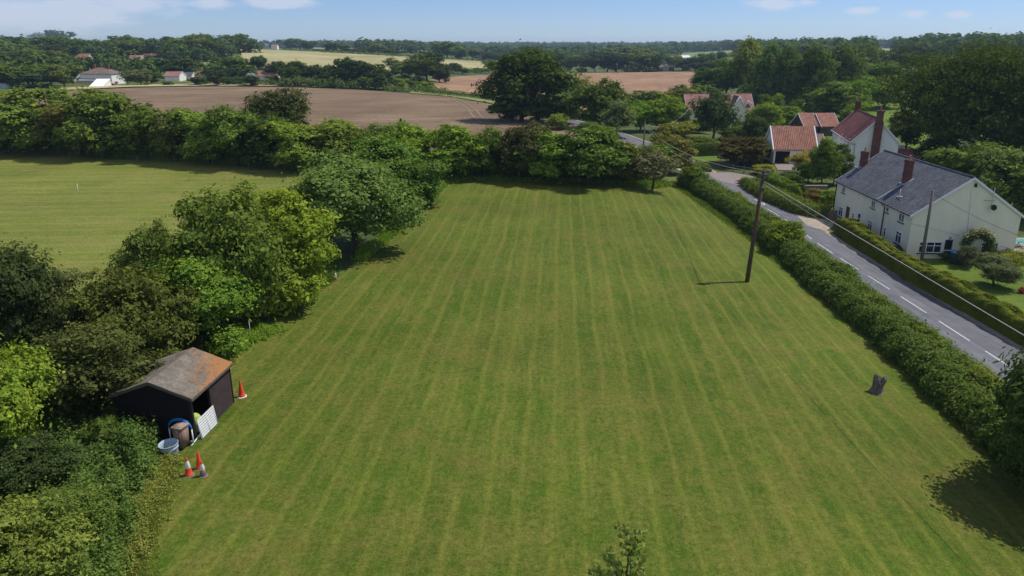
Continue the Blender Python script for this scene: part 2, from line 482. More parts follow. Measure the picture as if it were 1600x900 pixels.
M_SLATE = roof_mat('grey_slate', (0.075, 0.082, 0.098), (0.13, 0.135, 0.15), (0.035, 0.037, 0.045), 0.36, 0.27, (0.17, 0.165, 0.14), msz=0.02)
M_REDTILE = roof_mat('dark_red_tile', (0.155, 0.050, 0.038), (0.235, 0.080, 0.058), (0.06, 0.024, 0.02), 0.26, 0.22, (0.20, 0.12, 0.09), msz=0.018)
M_PANTILE = roof_mat('orange_pantile', (0.30, 0.125, 0.085), (0.42, 0.19, 0.13), (0.15, 0.07, 0.05), 0.24, 0.32, (0.34, 0.25, 0.19), off=0.0)
M_PINKTILE = roof_mat('faded_pink_tile', (0.28, 0.13, 0.105), (0.37, 0.19, 0.155), (0.15, 0.08, 0.065), 0.24, 0.3, None)
M_BROWNTILE = roof_mat('brown_tile', (0.16, 0.115, 0.09), (0.23, 0.165, 0.13), (0.08, 0.06, 0.05), 0.24, 0.3, None)
M_BRICK = roof_mat('red_brick', (0.135, 0.048, 0.036), (0.21, 0.078, 0.056), (0.13, 0.10, 0.085), 0.225, 0.075, None, msz=0.008)
M_GREYROOF = simple('weathered_grey_sheet', (0.30, 0.29, 0.27), 0.85, 0.2, 2.0)
M_WHITE = simple('white_paint', (0.80, 0.80, 0.79), 0.45, 0.06, 5)
M_BLACK = simple('black_paint', (0.018, 0.018, 0.020), 0.5, 0.3, 8)
M_LEAD = simple('lead_flashing', (0.42, 0.43, 0.45), 0.5, 0.2, 6)
M_GLASS = N('window_glass'); M_GLASS.col((0.025, 0.03, 0.036)); M_GLASS.rough(0.08); M_GLASS.b.inputs['Specular IOR Level'].default_value = 0.6; M_GLASS = M_GLASS.m
M_BLUEGL = N('blue_glazing'); M_BLUEGL.col((0.05, 0.10, 0.24)); M_BLUEGL.rough(0.1); M_BLUEGL = M_BLUEGL.m
def bark(name, a, b, sc=5):
    s = N(name); o = s.obj()
    f = s.noise(s.map(o, (sc, sc, sc * 0.18)), 1.6, 6, 0.7)
    s.col(s.ramp(f, ((0.3, a), (0.7, b)))); s.rough(0.9); s.bump(f, 0.8, 0.05); return s.m
M_BARK = bark('bark', (0.035, 0.028, 0.02), (0.11, 0.09, 0.065))
M_DEADWOOD = bark('dead_wood', (0.06, 0.05, 0.04), (0.24, 0.22, 0.185))
M_POLE = bark('creosoted_pole', (0.055, 0.036, 0.024), (0.15, 0.105, 0.07), 9)
M_GREYPOLE = bark('weathered_pole', (0.10, 0.092, 0.080), (0.23, 0.21, 0.185), 9)
M_FENCE = bark('weathered_timber', (0.12, 0.10, 0.075), (0.27, 0.235, 0.185), 6)
M_WIRE = simple('pale_cable', (0.55, 0.53, 0.48), 0.6, 0.05)
M_DWIRE = simple('dark_cable', (0.07, 0.07, 0.07), 0.6, 0.05)

# ------------------------------------------------------------------ ground
def build_ground():
    az = np.concatenate([np.arange(-180, -52, 6.0), np.arange(-52, 52.01, 0.5), np.arange(58, 180, 6.0)])
    az = np.unique(np.concatenate([az, np.degrees(KA)]))
    az = np.radians(az)
    D = [0.5]
    while D[-1] < 5000:
        D.append(D[-1] + max(1.6, D[-1] * 0.035))
    D = np.unique(np.concatenate([np.array(D), KD[1:-1]]))
    D = D[D < 5200]
    A, R = np.meshgrid(az, D, indexing='ij')
    X, Y = R * np.sin(A), R * np.cos(A)
    V = np.stack([X, Y, TZ(X, Y)], -1).reshape(-1, 3)
    na, nd = len(az), len(D)
    i = np.arange(na)[:, None]; j = np.arange(nd - 1)[None, :]
    i2 = (i + 1) % na
    Q = np.stack([i * nd + j, i2 * nd + j, i2 * nd + j + 1, i * nd + j + 1], -1).reshape(-1, 4)
    Q = Q[:, ::-1]
    me = np_mesh('ground', V, Q)
    tag(link('ground', me, M_GROUND), kind='structure')
build_ground()
def drape(name, outline, m, off, cell):
    """polygon given in world x,y laid on the terrain"""
    bm = bmesh.new()
    vs = [bm.verts.new((p[0], p[1], 0)) for p in outline]
    bm.faces.new(vs)
    bmesh.ops.triangulate(bm, faces=bm.faces[:])
    xs = [p[0] for p in outline]; ys = [p[1] for p in outline]
    for ax, lo, hi in ((0, min(xs), max(xs)), (1, min(ys), max(ys))):
        k = math.ceil(lo / cell)
        while k * cell < hi:
            co = [0, 0, 0]; co[ax] = k * cell
            no = [0, 0, 0]; no[ax] = 1
            bmesh.ops.bisect_plane(bm, geom=bm.verts[:] + bm.edges[:] + bm.faces[:], plane_co=co, plane_no=no)
            k += 1
    for v in bm.verts:
        D = math.hypot(v.co.x, v.co.y)
        v.co.z = tz(v.co.x, v.co.y) + off + max(0, D - 100) * 0.0009
    for f in bm.faces:
        f.normal_update()
        if f.normal.z < 0: f.normal_flip()
    return tag(bm_obj(name, bm, m), kind='structure')
def outline_px(pts, step=25):
    out = []
    n = len(pts)
    for i in range(n):
        a, b = pts[i], pts[(i + 1) % n]
        k = max(1, int(math.hypot(b[0] - a[0], b[1] - a[1]) / step))
        for j in range(k):
            t = j / k
            p = W(a[0] + (b[0] - a[0]) * t, a[1] + (b[1] - a[1]) * t)
            out.append((p.x, p.y))
    return out
drape('lawn', outline_px([(697, 284), (860, 285), (1050, 285), (1075, 295), (1140, 350), (1460, 600), (1640, 760), (1900, 1050), (150, 1050), (225, 860), (262, 740),
                          (330, 640), (330, 560), (380, 520), (520, 440), (600, 370)]), M_LAWN, 0.03, 2.5)
drape('meadow', outline_px([(-300, 228), (0, 236), (200, 246), (455, 266), (520, 300), (500, 420), (280, 560), (-200, 560), (-600, 450)]), M_MEADOW, 0.03, 4.0)
drape('ploughed_field', outline_px([(-250, 150), (0, 148), (95, 143), (210, 138), (330, 136), (450, 137), (560, 141), (640, 147), (700, 152), (765, 163), (800, 172), (900, 197),
                                    (905, 215), (880, 232), (700, 236), (480, 240), (-200, 222)]), M_PLOUGH, 0.06, 12.0)
drape('bare_field', outline_px([(668, 126), (720, 120), (800, 116), (900, 115), (1000, 114), (1085, 113), (1092, 135), (1060, 160), (930, 178), (890, 172), (850, 160), (760, 152), (690, 143)]), M_BARE, 0.10, 15.0)
drape('ripening_field', outline_px([(375, 77.5), (500, 82.5), (640, 90), (790, 99.5), (768, 108), (700, 113), (560, 113), (420, 112), (380, 100)]), M_WHEAT, 0.3, 30.0)
drape('sloping_pasture', outline_px([(255, 108), (300, 99), (350, 92), (378, 88), (400, 108), (330, 116), (262, 118)]), M_OLIVE, 0.3, 25.0)
drape('green_field', outline_px([(488, 75.8), (600, 77.8), (700, 80.5), (700, 83.5), (600, 82), (488, 79)]), M_PALE, 1.2, 60.0)
drape('far_green_field', outline_px([(1032, 88), (1146, 80), (1146, 88), (1040, 94)]), M_PALE, 0.6, 40.0)
drape('far_pale_field', outline_px([(1355, 88), (1360, 79), (1410, 77), (1410, 88)]), M_WHEAT, 0.6, 40.0)
drape('distant_strip_field', outline_px([(-50, 82), (0, 78.5), (85, 78.5), (120, 80.5), (90, 84), (0, 86)]), M_PALE, 0.6, 30.0)
drape('village_pasture', outline_px([(-60, 119), (-60, 105), (30, 102), (45, 108), (35, 118)]), M_OLIVE, 0.3, 20.0)
drape('verge_track', outline_px([(95, 138.5), (210, 134), (330, 132), (440, 133), (440, 136), (330, 135.5), (210, 137), (95, 142.5)]), M_WHEAT, 0.25, 12.0)
drape('grass_margin', outline_px([(640, 143), (700, 148), (765, 158), (800, 165), (800, 171), (765, 162), (700, 151.5), (640, 146.5)]), M_OLIVE, 0.18, 12.0)
drape('garden_lawn', outline_px([(1078, 240), (1121, 240), (1124, 252), (1100, 254), (1078, 248)]), M_GARDEN, 0.04, 4.0)
drape('cottage_garden', outline_px([(1440, 395), (1600, 395), (1800, 440), (1800, 560), (1560, 480), (1430, 425)]), M_GARDEN, 0.035, 3.0)
drape('orchard_grass', outline_px([(1170, 178), (1200, 150), (1290, 160), (1400, 150), (1450, 190), (1450, 240), (1400, 225), (1300, 190), (1220, 190)]), M_GARDEN, 0.12, 8.0)
drape('patio', outline_px([(1570, 372), (1640, 372), (1680, 420), (1590, 408)]), M_GRAVEL, 0.06, 3.0)
drape('garage_forecourt', outline_px([(1205, 250), (1262, 250), (1262, 268), (1215, 266)]), M_DRIVE, 0.06, 4.0)

# ------------------------------------------------------------------ road
TRK = [(697, 150), (715, 158), (735, 170), (744, 181), (757, 191), (790, 200), (840, 208)]
def smooth_path(pts, n=8):
    P = [Vector((p[0], p[1])) for p in pts]
    P = [P[0] * 2 - P[1]] + P + [P[-1] * 2 - P[-2]]
    out = []
    for i in range(1, len(P) - 2):
        for k in range(n):
            t = k / n
            out.append(0.5 * ((2 * P[i]) + (P[i + 1] - P[i - 1]) * t + (2 * P[i - 1] - 5 * P[i] + 4 * P[i + 1] - P[i + 2]) * t * t + (3 * P[i] - P[i - 1] - 3 * P[i + 1] + P[i + 2]) * t ** 3))
    out.append(P[-2])
    return out
def offset_pt(path, i, d):
    a, b = path[max(i - 1, 0)], path[min(i + 1, len(path) - 1)]
    t = (b - a).normalized()
    return path[i] + Vector((t.y, -t.x)) * d           # positive: to the right of travel
def ribbon(name, path, l, r, m, off, kind='structure', cross=3):
    bm = bmesh.new(); rows = []
    for i in range(len(path)):
        ll = l[i] if isinstance(l, list) else l; rr = r[i] if isinstance(r, list) else r
        row = []
        for k in range(cross + 1):
            q = offset_pt(path, i, ll + (rr - ll) * k / cross)
            D = math.hypot(q.x, q.y)
            row.append(bm.verts.new((q.x, q.y, tz(q.x, q.y) + off + max(0, D - 100) * 0.0009)))
        rows.append(row)
    for i in range(len(rows) - 1):
        for k in range(cross):
            bm.faces.new((rows[i][k], rows[i][k + 1], rows[i + 1][k + 1], rows[i + 1][k]))
    return tag(bm_obj(name, bm, m), kind=kind)
_w = lambda u, v: tuple(W(u, v)[:2])
c1, c2 = _w(1598, 588), _w(1283, 385)
back = (c1[0] + (c1[0] - c2[0]) / (c2[1] - c1[1]) * 45, c1[1] - 45)
ROAD = smooth_path([back, (c1[0], c1[1] - 18), c1, ((c1[0] + c2[0]) / 2 + 0.05, (c1[1] + c2[1]) / 2), c2, _w(1222, 341), _w(1163, 308), _w(1112, 281), _w(1066, 255), _w(1025, 235), _w(978, 217),
                    _w(935, 202), _w(893, 190), _w(850, 180)], 10)
ribbon('verge', ROAD, -3.6, 3.5, M_GRAVEL, 0.045)
ribbon('road', ROAD, -2.75, 2.75, M_ROAD, 0.075)
ribbon('road_gutter', ROAD, 2.75, 2.95, M_DRIVE, 0.08, cross=1)
for dd in (-1.1, 1.1):
    tp_ = smooth_path([_w(*q) for q in TRK], 6)
    ribbon('tractor_track', tp_, dd - 0.35, dd + 0.35, M_TRACK, 0.13, cross=1)
# centre dashes
def arc_points(path):
    s = [0]
    for a, b in zip(path, path[1:]): s.append(s[-1] + (b - a).length)
    return s
SA = arc_points(ROAD)
def at_s(s):
    for i in range(len(SA) - 1):
        if SA[i + 1] >= s:
            t = (s - SA[i]) / (SA[i + 1] - SA[i] + 1e-9)
            a = ROAD[i].lerp(ROAD[i + 1], t); d = (ROAD[i + 1] - ROAD[i]).normalized()
            return a, d
    return ROAD[-1], (ROAD[-1] - ROAD[-2]).normalized()
def flat_bm(bm, pts, off):
    f = bm.faces.new([bm.verts.new((p.x, p.y, tz(p.x, p.y) + off)) for p in pts])
    f.normal_update()
    if f.normal.z < 0: f.normal_flip()
bm = bmesh.new()
s = 2.2
while s < 100:
    for k in range(6):
        a, d = at_s(s + k * 0.7); b, e = at_s(s + (k + 1) * 0.7)
        nn = Vector((d.y, -d.x)) * 0.065
        flat_bm(bm, (a - nn, a + nn, b + nn, b - nn), 0.085)
    s += 6.1
tag(bm_obj('road_centre_line', bm, M_PAINT), kind='structure')
# speed roundel with 30
rc = W(1181, 316)
bm = bmesh.new()
near_i = min(range(len(ROAD)), key=lambda i: (ROAD[i] - Vector((rc.x, rc.y))).length)
rd = (ROAD[near_i + 1] - ROAD[near_i - 1]).normalized(); rn = Vector((rd.y, -rd.x))
def rpt(a, b): return Vector((rc.x, rc.y)) + rn * a + rd * b
for k in range(32):
    t0, t1 = 2 * math.pi * k / 32, 2 * math.pi * (k + 1) / 32
    flat_bm(bm, [rpt(r * math.cos(t), q * math.sin(t)) for r, q, t in ((1.0, 2.3, t0), (1.0, 2.3, t1), (0.8, 2.0, t1), (0.8, 2.0, t0))], 0.086)
def seg(a0, b0, a1, b1): flat_bm(bm, [rpt(a0, b0), rpt(a1, b0), rpt(a1, b1), rpt(a0, b1)], 0.086)
for (b0, b1) in ((1.0, 1.25), (-0.12, 0.12), (-1.25, -1.0)): seg(-0.58, b0, -0.12, b1)
seg(-0.22, -1.0, -0.12, -0.12); seg(-0.22, 0.12, -0.12, 1.0)
for (b0, b1) in ((1.0, 1.25), (-1.25, -1.0)): seg(0.08, b0, 0.54, b1)
seg(0.08, -1.0, 0.19, 1.0); seg(0.43, -1.0, 0.54, 1.0)
tag(bm_obj('road_marking', bm, M_PAINT), kind='structure')
drape('driveway', outline_px([(1240, 333), (1275, 333), (1306, 343), (1300, 356), (1290, 362), (1262, 354)]), M_GRAVEL, 0.09, 3.0)
drape('side_driveway', outline_px([(1100, 270), (1140, 270), (1176, 276), (1182, 284), (1150, 290), (1126, 284)]), M_DRIVE, 0.09, 3.0)

# ------------------------------------------------------------------ foliage
def leaf_quads(P, Nn, L, rng, aspect=0.62):
    """pointed, slightly folded leaf sprays: position, facing, length"""
    n = len(P)
    r = rng.normal(size=(n, 3))
    Nn = Nn / (np.linalg.norm(Nn, axis=1, keepdims=True) + 1e-9)
    t = r - (r * Nn).sum(1, keepdims=True) * Nn
    t /= np.linalg.norm(t, axis=1, keepdims=True) + 1e-9
    b = np.cross(Nn, t)
    L = L[:, None]
    V = np.empty((n, 4, 3))
    V[:, 0] = P - t * L * 0.5
    V[:, 1] = P + b * L * 0.5 * aspect + Nn * L * 0.07 + t * L * 0.08
    V[:, 2] = P + t * L * 0.5
    V[:, 3] = P - b * L * 0.5 * aspect + Nn * L * 0.07 + t * L * 0.08
    return V.reshape(-1, 3)
def unit(rng, n):
    v = rng.normal(size=(n, 3))
    return v / np.linalg.norm(v, axis=1, keepdims=True)
def crown_points(rng, R, z0, H, n, nl, shape):
    zc, rz = (H + z0) / 2, (H - z0) / 2
    if shape == 'conifer':
        h = rng.random(nl) ** 0.8
        ang = rng.random(nl) * 6.283
        rr = R * (1 - h) * 0.72
        C = np.stack([rr * np.cos(ang), rr * np.sin(ang), z0 + (H - z0) * h * 0.93], 1)
        lr = R * (0.12 + 0.30 * (1 - h))
        flat = 0.55
    else:
        d = unit(rng, nl)
        rad = rng.random(nl) ** 0.38 * 0.70
        C = d * rad[:, None]
        low = C[:, 2] < 0
        fill = {'bush': 0.95, 'oak': 0.85, 'tree': 0.5}.get(shape, 0.0)
        k_ = 1 + fill * (1 / np.sqrt(np.clip(1 - np.clip(C[:, 2] * 1.25, -0.97, 0) ** 2, 0.12, 1)) - 1)
        C[low, :2] *= k_[low, None]
        if shape in ('bush', 'oak'): C[low, 2] *= 1.15
        if shape == 'oak': C[:, 2] = C[:, 2] * 0.9
        if shape == 'bush': C[:, 2] = np.where(C[:, 2] < -0.2, C[:, 2] * 1.1, C[:, 2])
        bulge = 1 + 0.20 * rng.normal(size=nl)
        C = C * bulge[:, None]
        C = C * np.array([R, R, rz]) + np.array([0, 0, zc])
        lr = R * rng.uniform(0.20, 0.40, nl)
        flat = 0.82
    m = 30
    cd_ = unit(rng, nl * m).reshape(nl, m, 3)
    cd_[:, :, 2] = cd_[:, :, 2] * 0.85 + 0.15
    cl = C[:, None] + cd_ * lr[:, None, None] * rng.uniform(0.66, 1.16, (nl, m, 1)) * np.array([1, 1, flat])
    wsum = lr ** 2; wsum /= wsum.sum()
    li = rng.choice(nl, n, p=wsum); ci = rng.integers(0, m, n)
    cc = cl[li, ci]
    sp = lr[li] * 0.185
    off = rng.normal(size=(n, 3)) * sp[:, None] * np.array([1, 1, 0.62])
    P = cc + off
    inner = rng.random(n) < 0.12
    P[inner] = C[li[inner]] + rng.normal(size=(inner.sum(), 3)) * lr[li[inner]][:, None] * 0.5
    out = P - C[li]
    out /= np.linalg.norm(out, axis=1, keepdims=True) + 1e-9
    Nn = out * 0.75 + np.array([0, 0, 0.55]) + rng.normal(size=(n, 3)) * 0.34
    P[:, 2] = np.where(P[:, 2] < z0 * 0.7 + 0.05, z0 * 0.7 + 0.05 + rng.random(n) * 0.2 * (H - z0), P[:, 2])
    return P, Nn, C
def limbs(bm, rng, H, R, z0, C, r0, n=7):
    top = z0 + (H - z0) * 0.55
    base = Vector((0, 0, -0.35))
    p1 = Vector((rng.normal() * 0.05 * R, rng.normal() * 0.05 * R, max(z0, H * 0.14)))
    p2 = Vector((rng.normal() * 0.10 * R, rng.normal() * 0.10 * R, top))
    tube(bm, [base, (0, 0, 0.15), p1, p1.lerp(p2, 0.5), p2], [r0 * 1.5, r0 * 1.1, r0 * 0.85, r0 * 0.55, r0 * 0.2], 9)
    k = min(n, len(C))
    for c in sorted(C.tolist(), key=lambda q: -math.hypot(q[0], q[1]))[:k]:
        c = Vector(c)
        s = p1.lerp(p2, float(rng.uniform(0.0, 0.6)))
        m = s.lerp(c, 0.5) + Vector((0, 0, -0.06 * (c - s).length))
        tube(bm, [s, m, s.lerp(c, 1.05)], [r0 * 0.42, r0 * 0.28, r0 * 0.08], 6)
LOD = {'giant': (15.0, 24.0, 110000, 0.46, 60), 'near': (3.5, 6.5, 44000, 0.19, 30), 'mid': (4.0, 8.0, 19000, 0.33, 26), 'far': (5.0, 11.0, 6000, 0.66, 20)}
_protos = {}
def proto(lod, shape, seed):
    key = (lod, shape, seed)
    if key in _protos: return _protos[key]
    R, H, n, leaf, nl = LOD[lod]
    rng = np.random.default_rng(sum(map(ord, lod + shape)) * 17 + seed)
    z0 = {'bush': 0.03, 'tree': 0.17, 'oak': 0.06, 'conifer': 0.05, 'sparse': 0.22, 'open': 0.10}[shape] * H
    if shape == 'sparse': n = int(n * 0.28)
    if shape == 'open': n = int(n * 0.7)
    if shape == 'oak': nl = int(nl * 1.5)
    P, Nn, C = crown_points(rng, R, z0, H, n, nl, shape)
    Lf = leaf * rng.choice([0.55, 0.8, 1.05, 1.55], n, p=[0.3, 0.3, 0.28, 0.12]) * rng.uniform(0.8, 1.2, n)
    V = leaf_quads(P, Nn, Lf, rng)
    # normalise so that placement widths and heights come out true
    hx = np.percentile(np.abs(V[:, :2]), 99.3); hz = np.percentile(V[:, 2], 99.8)
    s = np.array([R / hx, R / hx, H / hz])
    V *= s; C = C * s
    cm = np_mesh('crown', V, np.arange(len(V)).reshape(-1, 4)); cm.materials.append(LEAF)
    bm = bmesh.new()
    limbs(bm, rng, H, R, z0, C, R * (0.055 if shape != 'sparse' else 0.04), 7 if lod != 'far' else 4)
    tm = bpy.data.meshes.new('trunk'); bm.to_mesh(tm); bm.free(); tm.materials.append(M_BARK)
    _protos[key] = (cm, tm, R, H)
    return _protos[key]
_tr = random.Random(5)
def put_tree(name, p, w, h, pr, color, label, group=None, cat='tree', rot=None, dead=False):
    cm, tm, R, H = proto(*pr)
    r = empty(name, p, _tr.uniform(0, 6.28) if rot is None else rot)
    r.scale = (w / (2 * R), w / (2 * R), h / H)
    tag(r, label, cat, group)
    c = bpy.data.objects.new('crown', cm); COL.objects.link(c); c.parent = r
    j = lambda a: a * _tr.uniform(0.92, 1.08)
    c.color = (j(max(color[0], color[1] * 0.6)) * LEAF_GAIN * 1.12, j(color[1]) * LEAF_GAIN, j(color[2]) * LEAF_GAIN * 0.8, 1)
    t = bpy.data.objects.new('trunk', tm); COL.objects.link(t); t.parent = r
    return r
def tree(name, u, vb, vt, wpx, shape, color, label, group=None, cat='tree', seed=None, lod=None, rot=None, grow=1.0):
    p = W(u, vb)
    D = math.hypot(p.x, p.y)
    if lod is None: lod = 'near' if D < 75 else ('mid' if D < 235 else 'far')
    h = height_at(p.x, p.y, vt) - p.z
    if lod == 'far' and shape == 'oak': shape = 'bush'
    w = px2m(p, wpx) * grow * (1.14 if shape == 'bush' else 1.05)
    if seed is None: seed = _tr.randrange(3)
    # the crown top is nearer than the trunk line on its near side: trim slightly
    return put_tree(name, p, w, h, (lod, shape, seed), color, label, group, cat, rot)
DK = (0.030, 0.058, 0.016); MD = (0.052, 0.098, 0.020); BR = (0.085, 0.150, 0.022); YL = (0.092, 0.135, 0.026)
OL = (0.080, 0.095, 0.026); BN = (0.046, 0.052, 0.022); GR = (0.075, 0.105, 0.045); RC = (0.055, 0.140, 0.018); FD = (0.026, 0.048, 0.020); TW = (0.080, 0.098, 0.055)
LEAF_GAIN = 2.0          # lifts every foliage colour together

# --- line of trees behind the meadow, left to right
G1 = 'trees lining the far side of the left meadow'
for u, vb, vt, w, sh, c, lab in (
    (-45, 238, 150, 100, 'bush', MD, 'green bushy tree past the left end of the meadow tree line'),
    (8, 238, 160, 92, 'bush', BR, 'bright green bushy tree at the left edge, far side of the meadow'),
    (70, 241, 138, 104, 'bush', YL, 'tall yellowish green tree with ragged top, second in the meadow tree line'),
    (126, 244, 160, 84, 'bush', OL, 'olive tree left of the tall dark green round top, behind the meadow'),
    (180, 246, 141, 104, 'bush', MD, 'tall mid green tree with a rounded top against the brown field, behind the meadow'),
    (232, 250, 168, 78, 'bush', MD, 'shorter green tree just right of the tall round topped one behind the meadow'),
    (280, 252, 169, 84, 'bush', OL, 'olive green spreading bush in the middle of the meadow tree line'),
    (328, 256, 172, 78, 'bush', YL, 'yellow green bush below the brown field, centre of the meadow tree line'),
    (372, 259, 165, 84, 'bush', MD, 'feathery grey green tree left of the big dark oak behind the meadow'),
    (420, 262, 184, 84, 'bush', DK, 'dark low bush under the big dark oak behind the meadow'),
    (472, 266, 190, 88, 'bush', BR, 'bright green bush right of the big dark oak, far corner of the meadow'),
    (528, 266, 189, 86, 'bush', YL, 'lime green bush against the brown field between oak and dead twigs'),
    (582, 266, 196, 78, 'bush', MD, 'mid green bush with bare twigs sticking out of its top'),
    (640, 272, 190, 84, 'bush', BR, 'light green bush beside the chestnut at the corner of the lawn')):
    tree('hedgerow_tree', u, vb, vt, w * 1.1, sh, c, lab, G1, lod='mid')
tree('oak_tree', 441, 226, 139, 112, 'oak', (0.034, 0.052, 0.018), 'big dark round oak standing over the hedge against the brown field', None, lod='mid')
tree('small_conifer', 628, 232, 186, 18, 'conifer', DK, 'small dark pointed shrub poking above the bushes left of the chestnut', None)
# --- trees between the meadow and the lawn
tree('walnut_tree', 553, 393, 240, 205, 'oak', (0.060, 0.112, 0.030), 'broad spreading tree with visible forked trunk between lawn and meadow', None, seed=1, lod='near')
tree('field_tree', 622, 318, 212, 118, 'bush', (0.050, 0.105, 0.022), 'upright green tree behind the broad spreading tree at the lawn edge', None, lod='near')
tree('field_tree', 585, 300, 222, 90, 'bush', (0.055, 0.10, 0.028), 'grey green tree tucked behind the broad spreading tree on its far side', None, lod='near')
tree('field_maple', 372, 500, 292, 175, 'bush', (0.062, 0.110, 0.022), 'large dense green tree left of the yellow leaved one beside the lawn', None, seed=0, lod='near')
tree('field_maple', 452, 476, 304, 145, 'bush', (0.105, 0.155, 0.022), 'large tree with yellow green leaf sprays beside the two white posts', None, seed=1, lod='near')
tree('hazel_bush', 312, 540, 404, 150, 'bush', (0.055, 0.125, 0.020), 'bright green leafy bush behind the shed beside the dark olive thicket', None, seed=2, lod='near', cat='bush')
tree('hawthorn_bush', 256, 512, 352, 110, 'bush', (0.060, 0.085, 0.022), 'olive green bush with a pointed top behind the bright hazel', None, lod='near', cat='bush')
tree('elder_bush', 208, 586, 425, 165, 'bush', (0.052, 0.074, 0.020), 'dark olive thicket of fine leaves left of the bright hazel', None, seed=0, lod='near', cat='bush')
tree('thorn_tree', 30, 600, 380, 150, 'oak', (0.036, 0.048, 0.020), 'dark brownish tree rising at the left edge of the picture', None, seed=2, lod='near')
tree('thorn_tree', 92, 590, 428, 110, 'open', (0.042, 0.052, 0.022), 'dark thorn tree with snapped pale stems beside the left edge', None, lod='near')
tree('elder_bush', 140, 660, 505, 165, 'bush', (0.044, 0.062, 0.022), 'dark bush crowding the back corner of the black shed', None, seed=1, lod='near', cat='bush')
tree('elder_bush', 70, 690, 560, 130, 'bush', (0.040, 0.058, 0.022), 'dark shaded bush left of the shed above the nettles', None, seed=2, lod='near', cat='bush')
tree('ash_sapling_tree', 0, 745, 522, 185, 'open', (0.085, 0.150, 0.022), 'bright light green tree cut by the left edge below the dark thorn tree', None, lod='near')
# --- far end of the lawn
G2 = 'trees along the far end of the lawn'
for u, vb, vt, w, sh, c, lab in (
    (706, 280, 196, 84, 'bush', RC, 'round rich green chestnut with large leaves at the far left corner of the lawn'),
    (757, 280, 200, 66, 'bush', (0.042, 0.095, 0.020), 'dark green tree right beside the chestnut at the far end'),
    (812, 282, 194, 82, 'bush', BN, 'brownish olive tree third from the left at the far end of the lawn'),
    (862, 285, 208, 84, 'bush', BR, 'bright green bush in the middle of the far end of the lawn'),
    (920, 287, 200, 108, 'bush', MD, 'large soft green tree right of centre at the far end of the lawn'),
    (972, 288, 222, 60, 'bush', OL, 'olive bush left of the half dead tree at the lawn end')):
    tree('boundary_tree', u, vb, vt, w, sh, c, lab, G2, lod='mid')
tree('boundary_tree', 855, 232, 195, 22, 'conifer', DK, 'small dark upright bush at the edge of the brown field above the far hedge', None)
tree('half_dead_tree', 1019, 298, 226, 84, 'sparse', TW, 'half dead tree with grey bare branches at the far right corner of the lawn', None, seed=1, lod='mid')
tree('overgrown_bush', 1015, 268, 226, 70, 'bush', MD, 'green bush behind the half dead tree beside the road', None, cat='bush')
tree('overgrown_bush', 1046, 270, 215, 60, 'bush', OL, 'olive bush right of the half dead tree at the road bend', None, cat='bush')
